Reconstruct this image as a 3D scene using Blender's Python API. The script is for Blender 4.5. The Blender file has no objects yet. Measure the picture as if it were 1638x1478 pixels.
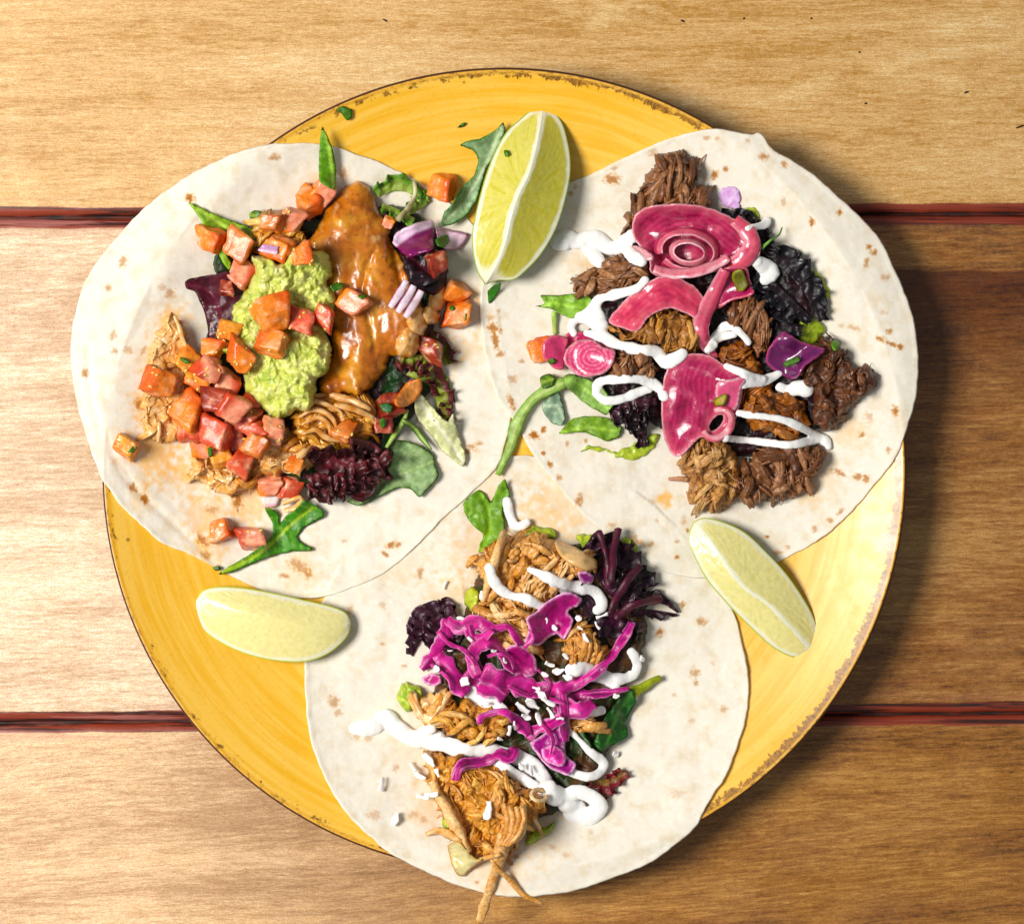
import bpy, math, random
import numpy as np
from mathutils import Vector
from mathutils.geometry import delaunay_2d_cdt

# ------------------------------------------------------------------ units
# everything is laid out in "millimetre-like" units u (1 u = 0.24 mm) seen from above, heights in the same unit
S = 0.00024
CAM = 3750.0            # camera height in u (0.9 m)
CX, CY = 819.0, 739.0
R_ = math.radians

sc = bpy.context.scene
# ------------------------------------------------------------------ camera
cd = bpy.data.cameras.new('camera'); cam = bpy.data.objects.new('camera', cd)
sc.collection.objects.link(cam); sc.camera = cam
cam.location = (0, 0, CAM * S)
cd.sensor_width = 36.0; cd.lens = 36.0 * (CAM * S) / (1638 * S)
cd.clip_start = 0.05; cd.clip_end = 20
# ------------------------------------------------------------------ world (room fill)
w = bpy.data.worlds.new('World'); sc.world = w; w.use_nodes = True
bg = w.node_tree.nodes['Background']; bg.inputs[0].default_value = (0.90, 0.95, 1.0, 1); bg.inputs[1].default_value = 0.26
# ------------------------------------------------------------------ lamps
def area(name, loc, target, size, power, col):
    l = bpy.data.lights.new(name, 'AREA'); l.shape = 'DISK'; l.size = size; l.energy = power; l.color = col
    o = bpy.data.objects.new(name, l); sc.collection.objects.link(o); o.location = loc
    o.rotation_euler = (Vector(target) - Vector(loc)).to_track_quat('-Z', 'Y').to_euler()
    return o
area('window_lamp', (-0.80, 0.05, 1.06), (-0.02, 0.0, 0), 0.52, 24.0, (1.0, 0.965, 0.91))
sc.view_settings.view_transform = 'Standard'; sc.view_settings.look = 'None'
sc.view_settings.exposure = 0.0; sc.view_settings.gamma = 1.0

rnd = random.Random(11)
rs = np.random.RandomState(5)

# ------------------------------------------------------------------ colour + noise
def lin(h, k=1.0):
    h = h.lstrip('#'); c = np.array([int(h[i:i+2], 16) / 255 for i in (0, 2, 4)])
    c = np.where(c <= 0.04045, c / 12.92, ((c + 0.055) / 1.055) ** 2.4) * k; y = c @ np.array([.2126, .7152, .0722])
    return np.clip(y + (c - y) * 1.12, 0.002, 0.97)
def mixc(a, b, t):
    t = np.clip(np.asarray(t), 0, 1)[..., None]
    return a * (1 - t) + b * t
def ss(a, b, x):
    t = np.clip((x - a) / (b - a), 0, 1); return t * t * (3 - 2 * t)
_pm = np.random.RandomState(3).permutation(256); _pm = np.concatenate([_pm, _pm, _pm])
_gr = np.random.RandomState(4).normal(size=(256, 3)); _gr /= np.linalg.norm(_gr, axis=1)[:, None]
def perlin(x, y, z=0.0):
    x = np.asarray(x, float); y = np.asarray(y, float); z = np.asarray(z, float) + 0 * x
    xi = np.floor(x).astype(int); yi = np.floor(y).astype(int); zi = np.floor(z).astype(int)
    fx, fy, fz = x - xi, y - yi, z - zi
    xi &= 255; yi &= 255; zi &= 255
    f = lambda t: t * t * t * (t * (t * 6 - 15) + 10)
    u, v, w_ = f(fx), f(fy), f(fz)
    def g(i, j, k):
        h = _gr[_pm[_pm[_pm[xi + i] + yi + j] + zi + k]]
        return h[..., 0] * (fx - i) + h[..., 1] * (fy - j) + h[..., 2] * (fz - k)
    a = g(0,0,0) * (1-u) + g(1,0,0) * u; b = g(0,1,0) * (1-u) + g(1,1,0) * u
    c = g(0,0,1) * (1-u) + g(1,0,1) * u; d = g(0,1,1) * (1-u) + g(1,1,1) * u
    return ((a * (1-v) + b * v) * (1-w_) + (c * (1-v) + d * v) * w_) * 1.5
def fbm(x, y, z=0.0, o=4, gain=0.5):
    s = 0; a = 1.0; t = 0
    for i in range(o):
        s = s + a * perlin(x * 2**i + 17.3 * i, y * 2**i + 5.1 * i, z + 3.7 * i); t += a; a *= gain
    return s / t
def ridged(x, y, z=0.0, o=3):
    s = 0; a = 1.0; t = 0
    for i in range(o):
        s = s + a * (1 - 2 * np.abs(perlin(x * 2**i + 9.2 * i, y * 2**i, z + 2.3 * i))); t += a; a *= 0.55
    return s / t
def billow(x, y, z=0.0, o=3):
    s = 0; a = 1.0; t = 0
    for i in range(o):
        s = s + a * (np.sqrt(np.abs(perlin(x * 2**i + 9.2 * i, y * 2**i, z + 2.3 * i)) + 0.01) * 2 - 0.6); t += a; a *= 0.5
    return s / t

# ------------------------------------------------------------------ curves
def curve(pts, n=None, step=4.0, closed=False, sharp=0.0):
    p = np.asarray(pts, float)
    if closed: q = np.vstack([p[-1], p, p[0], p[1]])
    else: q = np.vstack([2 * p[0] - p[1], p, 2 * p[-1] - p[-2]])
    out = []
    for i in range(1, len(q) - 2):
        a, b, c, d = q[i-1], q[i], q[i+1], q[i+2]
        t = np.linspace(0, 1, 12, endpoint=False)[:, None]
        out.append((0.5 * (2*b + (c-a)*t + (2*a-5*b+4*c-d)*t*t + (3*b-a-3*c+d)*t**3)) * (1 - sharp) + (b + (c - b) * t) * sharp)
    out = np.vstack(out + [q[-2][None]]) if not closed else np.vstack(out + [p[0][None]])
    L = np.concatenate([[0], np.cumsum(np.linalg.norm(np.diff(out[:, :2], axis=0), axis=1))])
    if n is None: n = max(4, int(L[-1] / step))
    t = np.linspace(0, L[-1], n + (1 if closed else 0))
    r = np.stack([np.interp(t, L, out[:, k]) for k in range(out.shape[1])], 1)
    return r[:-1] if closed else r
def segdist(P, poly, closed=True):
    A = np.asarray(poly, float); B = np.roll(A, -1, 0) if closed else A[1:]
    if not closed: A = A[:-1]
    out = np.empty(len(P))
    for k in range(0, len(P), 4000):
        p = P[k:k+4000, None, :]; ab = (B - A)[None]; ap = p - A[None]
        t = np.clip((ap * ab).sum(2) / np.maximum((ab * ab).sum(2), 1e-9), 0, 1)
        out[k:k+4000] = np.sqrt(((ap - ab * t[..., None]) ** 2).sum(2).min(1))
    return out
def segparam(P, line):
    """distance, signed side and arc position along an open line"""
    A = line[:-1]; B = line[1:]; L = np.concatenate([[0], np.cumsum(np.linalg.norm(B - A, axis=1))])
    ab = (B - A)[None]; ap = P[:, None] - A[None]
    t = np.clip((ap * ab).sum(2) / np.maximum((ab * ab).sum(2), 1e-9), 0, 1)
    dd = np.sqrt(((ap - ab * t[..., None]) ** 2).sum(2)); j = dd.argmin(1); i = np.arange(len(P))
    side = np.sign(ab[0, j, 0] * ap[i, j, 1] - ab[0, j, 1] * ap[i, j, 0])
    return dd[i, j], side, (L[j] + t[i, j] * (L[j+1] - L[j])) / L[-1], L[-1]
def inside(P, poly):
    x, y = P[:, 0], P[:, 1]; r = np.zeros(len(P), bool); n = len(poly)
    for i in range(n):
        x1, y1 = poly[i]; x2, y2 = poly[(i + 1) % n]
        if y1 == y2: continue
        c = ((y1 > y) != (y2 > y)) & (x < (x2 - x1) * (y - y1) / (y2 - y1) + x1); r ^= c
    return r

# ------------------------------------------------------------------ height field of what has been served so far
G = 2.0; OX, OY = -120.0, -120.0; NX, NY = int(1880 / G), int(1720 / G)
PCX, PCY, PR = 807.0, 752.0, 643.0
def plate_h(r):
    z = 26 + 3 * ss(100, 430, r) + np.clip((r - 420) / 223, 0, 1.0) ** 1.5 * 66
    return np.where(r > 645, 95 - 0.10 * (r - 645), z)
_gy, _gx = np.mgrid[0:NY, 0:NX]
HF = plate_h(np.hypot(_gx * G + OX - PCX, _gy * G + OY - PCY))
def splat(V, F=None):
    global HF
    pts = V
    if F is not None and len(F):
        F = np.asarray(F)
        T = F if F.shape[1] == 3 else np.vstack([F[:, :3], F[:, [0, 2, 3]]])
        t = V[T]; a = np.abs(np.cross(t[:, 1, :2] - t[:, 0, :2], t[:, 2, :2] - t[:, 0, :2])) / 2
        n = np.minimum((a / 1.5).astype(int) + 1, 400); t = np.repeat(t, n, 0)
        u = rs.rand(len(t), 1); v = rs.rand(len(t), 1); k = (u + v) > 1; u = np.where(k, 1-u, u); v = np.where(k, 1-v, v)
        pts = np.vstack([V, t[:, 0] * (1-u-v) + t[:, 1] * u + t[:, 2] * v])
    ix = ((pts[:, 0] - OX) / G).round().astype(int); iy = ((pts[:, 1] - OY) / G).round().astype(int)
    k = (ix >= 0) & (iy >= 0) & (ix < NX) & (iy < NY)
    np.maximum.at(HF, (iy[k], ix[k]), pts[k, 2])
class Field:
    def __init__(s, P, maxr=4, blur=6, m=30):
        x0 = int(max(0, (P[:, 0].min() - m - OX) / G)); x1 = int(min(NX, (P[:, 0].max() + m - OX) / G + 2))
        y0 = int(max(0, (P[:, 1].min() - m - OY) / G)); y1 = int(min(NY, (P[:, 1].max() + m - OY) / G + 2))
        h = HF[y0:y1, x0:x1].copy(); r = int(round(maxr / G))
        for ax in (0, 1):
            g = h.copy()
            for k in range(1, r + 1):
                g = np.maximum(g, np.roll(h, k, ax)); g = np.maximum(g, np.roll(h, -k, ax))
            h = g
        b = int(round(blur / G))
        if b > 0:
            for _ in range(2):
                for ax in (0, 1):
                    p = np.pad(h, [(b + 1, b) if a == ax else (0, 0) for a in (0, 1)], mode='edge')
                    c = np.cumsum(p, ax); n = 2 * b + 1
                    h = (c[n:] - c[:-n]) / n if ax == 0 else (c[:, n:] - c[:, :-n]) / n
        s.h, s.x0, s.y0 = h, x0, y0
    def __call__(s, P):
        x = np.clip((P[:, 0] - OX) / G - s.x0, 0, s.h.shape[1] - 1.001); y = np.clip((P[:, 1] - OY) / G - s.y0, 0, s.h.shape[0] - 1.001)
        i, j = y.astype(int), x.astype(int); fy, fx = y - i, x - j
        h = s.h; return (h[i, j]*(1-fx) + h[i, j+1]*fx)*(1-fy) + (h[i+1, j]*(1-fx) + h[i+1, j+1]*fx)*fy

# ------------------------------------------------------------------ objects
def world(V):
    k = (CAM - V[:, 2]) / CAM * S
    return np.stack([(V[:, 0] - CX) * k, (CY - V[:, 1]) * k, V[:, 2] * S], 1)
def tagit(o, label=None, cat=None, group=None, kind=None):
    if label: o['label'] = label
    if cat: o['category'] = cat
    if group: o['group'] = group
    if kind: o['kind'] = kind
    return o
def mk(name, V, F, mat, col=None, parent=None, label=None, cat=None, group=None, kind=None, attrs=None, put=True, closed=True, smooth=True):
    """V in layout units; F array or list of arrays"""
    Fs = F if isinstance(F, list) else [F]
    if put:
        for f in Fs: splat(V, f)
    W = world(V)
    if closed:
        vol = 0
        for f in Fs:
            T = f if f.shape[1] == 3 else np.vstack([f[:, :3], f[:, [0, 2, 3]]])
            c = W.mean(0); a = W[T] - c; vol += np.einsum('ij,ij->i', a[:, 0], np.cross(a[:, 1], a[:, 2])).sum()
        if vol < 0: Fs = [f[:, ::-1] for f in Fs]
    org = np.array([W[:, 0].mean(), W[:, 1].mean(), W[:, 2].min()])
    if parent is not None: org = np.array(parent['_org'])
    me = bpy.data.meshes.new(name)
    fl = []
    for f in Fs: fl += f.tolist()
    me.from_pydata((W - org).tolist(), [], fl)
    if smooth: me.polygons.foreach_set('use_smooth', np.ones(len(me.polygons), bool))
    if col is not None:
        a = me.color_attributes.new('Col', 'FLOAT_COLOR', 'POINT')
        c = np.ones((len(V), 4), np.float32); c[:, :3] = col; a.data.foreach_set('color', c.ravel())
    for k, v in (attrs or {}).items():
        a = me.attributes.new(k, 'FLOAT', 'POINT'); a.data.foreach_set('value', np.asarray(v, np.float32))
    me.materials.append(mat)
    o = bpy.data.objects.new(name, me); sc.collection.objects.link(o)
    if parent is not None: o.parent = parent
    else: o.location = org; ORG[o.name] = org; o['_org'] = org.tolist()
    return tagit(o, label, cat, group, kind)
ORG = {}
def empty(name, x, y, z, label, cat, group=None, kind=None):
    o = bpy.data.objects.new(name, None); sc.collection.objects.link(o)
    p = world(np.array([[x, y, z]], float))[0]; o.location = p; o['_org'] = p.tolist(); o.empty_display_size = 0.01
    return tagit(o, label, cat, group, kind)

# ------------------------------------------------------------------ materials
def M(name, rough=0.5, spec=0.5, sss=0.0, rad=(1, .5, .25), sscale=0.002, bumps=(), vary=0.12, vscale=900, coat=0.0, crough=0.2, trans=0.0, rvar=0.0):
    m = bpy.data.materials.new(name); m.use_nodes = True; nt = m.node_tree; N = nt.nodes; L = nt.links
    b = N['Principled BSDF']; at = N.new('ShaderNodeAttribute'); at.attribute_name = 'Col'
    tc = N.new('ShaderNodeTexCoord')
    nz = N.new('ShaderNodeTexNoise'); nz.inputs['Scale'].default_value = vscale; nz.inputs['Detail'].default_value = 3
    L.new(tc.outputs['Object'], nz.inputs['Vector'])
    mr = N.new('ShaderNodeMapRange'); mr.inputs[1].default_value = 0.3; mr.inputs[2].default_value = 0.7
    mr.inputs[3].default_value = 1 - vary; mr.inputs[4].default_value = 1 + vary
    L.new(nz.outputs[0], mr.inputs[0])
    mx = N.new('ShaderNodeVectorMath'); mx.operation = 'SCALE'
    L.new(at.outputs['Color'], mx.inputs[0]); L.new(mr.outputs[0], mx.inputs['Scale']); L.new(mx.outputs[0], b.inputs['Base Color'])
    b.inputs['Roughness'].default_value = rough; b.inputs['Specular IOR Level'].default_value = spec
    if rvar:
        r2 = N.new('ShaderNodeMapRange'); r2.inputs[1].default_value = 0.3; r2.inputs[2].default_value = 0.7
        r2.inputs[3].default_value = max(0.05, rough - rvar); r2.inputs[4].default_value = rough + rvar
        n2 = N.new('ShaderNodeTexNoise'); n2.inputs['Scale'].default_value = vscale * 0.35; L.new(tc.outputs['Object'], n2.inputs['Vector'])
        L.new(n2.outputs[0], r2.inputs[0]); L.new(r2.outputs[0], b.inputs['Roughness'])
    if sss:
        b.inputs['Subsurface Weight'].default_value = sss; b.inputs['Subsurface Radius'].default_value = rad; b.inputs['Subsurface Scale'].default_value = sscale
    if coat: b.inputs['Coat Weight'].default_value = coat; b.inputs['Coat Roughness'].default_value = crough
    if trans: b.inputs['Transmission Weight'].default_value = trans
    prev = None
    for sc_, st, dist in bumps:
        n = N.new('ShaderNodeTexNoise'); n.inputs['Scale'].default_value = sc_; n.inputs['Detail'].default_value = 4
        L.new(tc.outputs['Object'], n.inputs['Vector'])
        bp = N.new('ShaderNodeBump'); bp.inputs['Strength'].default_value = st; bp.inputs['Distance'].default_value = dist
        L.new(n.outputs[0], bp.inputs['Height'])
        if prev: L.new(prev.outputs[0], bp.inputs['Normal'])
        prev = bp
    if prev: L.new(prev.outputs[0], b.inputs['Normal'])
    return m
MT = dict(
    tort=M('tortilla_bread', 0.68, 0.2, 0.2, (1, .7, .5), 0.0012, [(900, 0.14, 0.0003), (260, 0.12, 0.0008)], 0.02, 500),
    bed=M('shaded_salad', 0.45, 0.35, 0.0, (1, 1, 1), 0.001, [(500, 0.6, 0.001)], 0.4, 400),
    meat=M('pulled_meat_flesh', 0.46, 0.45, 0.0, (1, .4, .2), 0.001, [(1500, 0.55, 0.0004)], 0.34, 900, coat=0.1, crough=0.25, rvar=0.18),
    chick=M('glazed_chicken_flesh', 0.3, 0.5, 0.1, (1, .45, .2), 0.0015, [(500, 0.25, 0.0006)], 0.16, 400, coat=0.22, crough=0.2, rvar=0.12),
    tom=M('tomato_flesh', 0.36, 0.45, 0.3, (1, .4, .2), 0.002, [(330, 0.55, 0.001), (1100, .3, .0004)], 0.18, 600, coat=0.15, crough=0.12, rvar=0.12),
    leaf=M('leaf_green', 0.46, 0.38, 0.0, (.8, 1, .2), 0.001, [(900, 0.45, 0.0004), (260, .3, .0008)], 0.28, 420, rvar=0.16),
    purple=M('purple_leaf', 0.42, 0.45, 0.0, (1, 1, 1), 0.001, [(700, 0.4, 0.0005)], 0.4, 500, rvar=0.16),
    guac=M('mashed_avocado', 0.4, 0.45, 0.2, (.8, 1, .3), 0.0012, [(700, 0.4, 0.0006)], 0.14, 300, coat=.15),
    onion=M('pickled_onion_flesh', 0.24, 0.5, 0.3, (1, .3, .4), 0.002, [(900, 0.25, 0.0004)], 0.14, 600, coat=0.18, crough=0.1, rvar=0.1),
    cabb=M('pickled_cabbage_flesh', 0.38, 0.4, 0.15, (1, .25, .7), 0.0012, [(900, 0.45, 0.0005)], 0.24, 600, coat=0.08, crough=0.12, rvar=0.12),
    cream=M('sour_cream', 0.3, 0.45, 0.3, (1, .9, .8), 0.0015, [(260, 0.25, 0.0008)], 0.01, 300, coat=.2, rvar=0.08),
    flake=M('white_cheese', 0.6, 0.3, 0.3, (1, .9, .8), 0.001, [(900, 0.3, 0.0004)], 0.03, 600),
    lime=M('lime_flesh', 0.26, 0.5, 0.3, (1, .95, .4), 0.002, [(500, 0.2, 0.0005)], 0.05, 500, coat=0.2, crough=0.1, rvar=0.1),
)

# ------------------------------------------------------------------ shape builders
def sheet(Gd, th, cap=True):
    """closed thin sheet from a grid of points (n, m, 3); th scalar or (n, m)"""
    n, m = Gd.shape[:2]
    du = np.gradient(Gd, axis=0); dv = np.gradient(Gd, axis=1)
    nn = np.cross(du, dv); nn /= np.maximum(np.linalg.norm(nn, axis=2), 1e-6)[..., None]
    th = np.asarray(th) * np.ones((n, m))
    A = (Gd + nn * th[..., None] / 2).reshape(-1, 3); B = (Gd - nn * th[..., None] / 2).reshape(-1, 3)
    V = np.vstack([A, B]); i = np.arange(n*m).reshape(n, m); q = lambda a, b, c, d: np.stack([a.ravel(), b.ravel(), c.ravel(), d.ravel()], 1)
    F = [q(i[:-1, :-1], i[1:, :-1], i[1:, 1:], i[:-1, 1:]), q(i[:-1, :-1], i[:-1, 1:], i[1:, 1:], i[1:, :-1]) + n*m]
    o = n * m
    for e, flip in ((i[0], 0), (i[-1], 1), (i[:, 0], 1), (i[:, -1], 0)):
        a, b = (e[:-1], e[1:]) if not flip else (e[1:], e[:-1])
        F.append(q(a, b, b + o, a + o))
    return V, np.vstack(F)
def slab_mesh(outline, res, holes=(), sharp=0.0, jit=0.8):
    b = curve(outline, step=res, closed=True, sharp=sharp); sj = rnd.random() * 60
    if jit:
        tg = np.roll(b, -1, 0) - np.roll(b, 1, 0); tg /= np.maximum(np.linalg.norm(tg, axis=1), 1e-6)[:, None]
        b = b + np.stack([-tg[:, 1], tg[:, 0]], 1) * (jit * 2.2 * fbm(b[:, 0] / 9, b[:, 1] / 9, sj, 3))[:, None]
    hs = [curve(h, step=res, closed=True) for h in holes]
    x0, y0 = b.min(0); x1, y1 = b.max(0)
    gx, gy = np.meshgrid(np.arange(x0, x1, res), np.arange(y0, y1, res * 0.87)); gx = gx + (np.arange(gx.shape[0]) % 2)[:, None] * res / 2
    P = np.stack([gx.ravel(), gy.ravel()], 1) + rs.uniform(-.12, .12, (gx.size, 2)) * res
    P = P[inside(P, b)]
    for h in hs: P = P[~inside(P, h)]
    d = segdist(P, b)
    for h in hs: d = np.minimum(d, segdist(P, h))
    P = P[d > res * 0.5]
    loops = [b] + hs; E = []; o = 0; allp = []
    for l in loops:
        E += [(o + i, o + (i + 1) % len(l)) for i in range(len(l))]; o += len(l); allp.append(l)
    allp.append(P)
    c = np.vstack(allp)
    v, e, f, *_ = delaunay_2d_cdt([Vector(p) for p in c.tolist()], E, [], 1, 1e-4)
    V = np.array([(p.x, p.y) for p in v]); F = np.array([t for t in f if len(t) == 3])
    for h in hs:
        cen = V[F].mean(1); F = F[~inside(cen, h)]
    cen = V[F].mean(1); F = F[inside(cen, b)]
    d = segdist(V, b)
    for h in hs: d = np.minimum(d, segdist(V, h))
    used = np.unique(F); mp = -np.ones(len(V), int); mp[used] = np.arange(len(used))
    V = V[used]; d = d[used]; F = mp[F]
    return V, F, d
def close_slab(P, F, d, zt, zb):
    n = len(P); bd = d < 0.02; mp = np.arange(n); ii = np.where(~bd)[0]; mp[ii] = n + np.arange(len(ii))
    V = np.vstack([np.column_stack([P, zt]), np.column_stack([P[ii], zb[ii]])])
    return V, np.vstack([F, mp[F][:, ::-1]]), ii
def solid(name, outline, thick, mat, colf, off=0.0, edge=None, res=3.0, disp=None, rigid=14, warp=0.0, power=0.5, put=True, sink=3.0, jit=1.5, **kw):
    P, F, d = slab_mesh(outline, res, jit=jit)
    edge = edge or thick * 1.1
    f = Field(P, 2, rigid); base = f(P) + off
    t = np.clip(d / edge, 0, 1); pr = (1 - (1 - t) ** 2) ** power
    zt = base + thick * pr
    if disp is not None: zt = zt + disp(P[:, 0], P[:, 1], d) * np.clip(d / 6, 0, 1)
    zt = np.where(d < 0.02, base, np.maximum(zt, base + 0.3))
    if warp:
        wx = fbm(P[:, 0] / 18, P[:, 1] / 18, 3.0) * warp; wy = fbm(P[:, 0] / 18, P[:, 1] / 18, 8.0) * warp
        P2 = P + np.stack([wx, wy], 1)
    else: P2 = P
    V, FF, ii = close_slab(P2, F, d, zt, base - sink)
    c = colf(P[:, 0], P[:, 1], d); c = np.vstack([c, c[ii]])
    return mk(name, V, FF, mat, c, put=put, **kw)
def leaf(name, outline, mat, ctop, cvein=None, rib=None, off=2.0, th=1.1, curl=3.0, lift=0.0, res=3.2, drape=(4, 8), vein=1.0, holes=(), zfun=None, cedge=None, mottle=0.35, cdark=None, stripes=None, sharp=0.45, jit=0.8, **kw):
    P, F, d = slab_mesh(outline, res, holes, sharp, jit)
    z = Field(P, *drape)(P) + off + (fbm(P[:, 0] / 28, P[:, 1] / 28, rnd.random() * 50, 3) if sharp else fbm(P[:, 0] / 46, P[:, 1] / 46, rnd.random() * 50, 2)) * curl * 2 + lift * ss(14, 0, d)
    if zfun is not None: z = z + zfun(P[:, 0], P[:, 1], d)
    c = np.ones((len(P), 3)) * ctop
    nz = fbm(P[:, 0] / 16, P[:, 1] / 16, 2.2, 4)
    c = mixc(c, (cdark if cdark is not None else ctop * 0.55), ss(-0.1, 0.5, nz) * mottle * 1.6)
    if rib is not None:
        r = curve(rib, step=4); dd, sd, s, L = segparam(P, r)
        if cvein is not None: c = mixc(c, cvein, ss(3.0, 1.0, dd - 1.6 * (1 - s)) * 0.9)
        v = np.abs(((s * L / 17 + dd / 22 * 1.0 + 0.3 * sd) % 1.0) - 0.5) * 2
        vm = ss(0.22, 0.04, v) * ss(1.5, 5, dd)
        if cvein is not None: c = mixc(c, cvein, vm * 0.45 * vein)
        z = z + 1.2 * vein * (ss(4, 0, dd) * -1.0) + (np.cos(v * 3.14) * -0.35 * vein) * ss(1, 5, dd)
        z = z + 0.10 * dd * (1 if lift >= 0 else -1) * vein
    if cedge is not None: c = mixc(c, cedge, ss(5, 0.5, d))
    if stripes is not None: c = stripes(P, d, c)
    pr = np.sqrt(np.clip(d / 3.0, 0, 1))
    zt = z + th / 2 * pr; zb = z - th / 2 * pr
    V, FF, ii = close_slab(P, F, d, zt, zb)
    return mk(name, V, FF, mat, np.vstack([c, c[ii]]), **kw)
def along(path, n, maxr=4, blur=10, smooth=3):
    p = curve(path, n=n); f = Field(p[:, :2], maxr, blur); z = f(p[:, :2])
    for _ in range(smooth):
        q = np.concatenate([[z[0]], z, [z[-1]]]); z = np.maximum((q[:-2] + q[1:-1] * 2 + q[2:]) / 4, z * 0.6 + 0.4 * (q[:-2] + q[2:]) / 2)
    return p, z
def ribbon_geo(path, width, off=3.0, th=2.5, n=None, m=7, arc=0.25, tilt=0.0, twist=0.0, wob=1.0, z0=None, edgewob=0.08, seed=None):
    """path of (x, y) or (x, y, extra height); width scalar or list along the path"""
    seed = rnd.random() * 100 if seed is None else seed
    pl = np.asarray(path, float); L = np.linalg.norm(np.diff(pl[:, :2], axis=0), axis=1).sum()
    n = n or max(10, int(L / 4)); p, z = along(pl[:, :2], n, 3, 6)
    if pl.shape[1] > 2:
        s0 = np.concatenate([[0], np.cumsum(np.linalg.norm(np.diff(pl[:, :2], axis=0), axis=1))]); z = z + np.interp(np.linspace(0, 1, n), s0 / s0[-1], pl[:, 2])
    s = np.linspace(0, 1, n)
    wd = np.interp(s, np.linspace(0, 1, len(np.atleast_1d(width))), np.atleast_1d(width)) if np.ndim(width) else np.full(n, float(width))
    t = np.gradient(p, axis=0); t /= np.maximum(np.linalg.norm(t, axis=1), 1e-6)[:, None]; nn = np.stack([-t[:, 1], t[:, 0]], 1)
    a = tilt + twist * (s - 0.5) + 0.25 * wob * perlin(s * L / 40, s * 0 + seed)
    v = np.linspace(-0.5, 0.5, m)
    ew = 1 + edgewob * perlin(s * L / 14, s * 0 + seed + 7) * 2
    Gd = np.zeros((n, m, 3)); off_c = wd[:, None] * ew[:, None] * v[None]
    Gd[..., 0] = p[:, 0:1] + nn[:, 0:1] * off_c * np.cos(a)[:, None]; Gd[..., 1] = p[:, 1:2] + nn[:, 1:2] * off_c * np.cos(a)[:, None]
    Gd[..., 2] = (z + off)[:, None] + off_c * np.sin(a)[:, None] + np.abs(np.sin(a) * wd / 2)[:, None] + (1 - (2 * v[None]) ** 2) * arc * wd[:, None] * 0.5 + (wob * 1.5 * perlin(s * L / 25, s * 0 + seed + 3))[:, None]
    V, F = sheet(Gd, th * (0.55 + 0.45 * (1 - (2 * np.abs(v)) ** 4))[None])
    ss_ = np.repeat(s, m); vv = np.tile(v * 2, n)
    return V, F, np.tile(ss_, 2), np.tile(vv, 2), L
def ribbon(name, path, width, mat, colf, **kw):
    g = {k: kw.pop(k) for k in list(kw) if k in ('off','th','n','m','arc','tilt','twist','wob','edgewob','seed')}
    V, F, s, v, L = ribbon_geo(path, width, **g)
    return mk(name, V, F, mat, colf(s, v, L, V), **kw)
def tube_geo(p, r, sides=8, flat=1.0, bump=0.0, seed=0.0):
    """p (n, 3), r (n,)"""
    n = len(p); t = np.gradient(p, axis=0); t /= np.maximum(np.linalg.norm(t, axis=1), 1e-6)[:, None]
    up = np.array([0, 0, 1.0]); a = np.cross(t, up); l = np.linalg.norm(a, axis=1); a[l < 1e-3] = (1, 0, 0); a /= np.maximum(np.linalg.norm(a, axis=1), 1e-6)[:, None]; b = np.cross(a, t)
    th = np.linspace(0, 2*np.pi, sides, endpoint=False)
    rr = r[:, None] * np.ones(sides)[None]
    if bump: rr = rr * (1 + bump * perlin(np.cos(th)[None] * 1.5 + seed, np.sin(th)[None] * 1.5, (np.linspace(0, n / 5, n) + seed)[:, None] * np.ones(sides)[None]) * 2)
    V = p[:, None] + a[:, None] * (np.cos(th)[None, :, None] * rr[..., None]) + b[:, None] * (np.sin(th)[None, :, None] * rr[..., None] * flat)
    V = V.reshape(-1, 3); i = np.arange(n*sides).reshape(n, sides); j = np.roll(i, -1, 1)
    F = np.stack([i[:-1], i[1:], j[1:], j[:-1]], -1).reshape(-1, 4)
    V = np.vstack([V, p[0] - t[0] * r[0] * 0.5, p[-1] + t[-1] * r[-1] * 0.5]); k = n * sides
    c0 = np.stack([np.full(sides, k), i[0], j[0], np.full(sides, k)], 1)[:, :3]; c1 = np.stack([np.full(sides, k + 1), j[-1], i[-1]], 1)
    return V, F, np.vstack([c0, c1])
def join(parts):
    """[(V, Fquad, Ftri, col)] -> V, [Fq, Ft], col"""
    o = 0; Vs, Q, T, C = [], [], [], []
    for V, q, t, c in parts:
        Vs.append(V); C.append(c * np.ones((len(V), 3)))
        if q is not None: Q.append(q + o)
        if t is not None: T.append(t + o)
        o += len(V)
    Fs = []
    if Q: Fs.append(np.vstack(Q))
    if T: Fs.append(np.vstack(T))
    return np.vstack(Vs), Fs, np.vstack(C)
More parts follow.
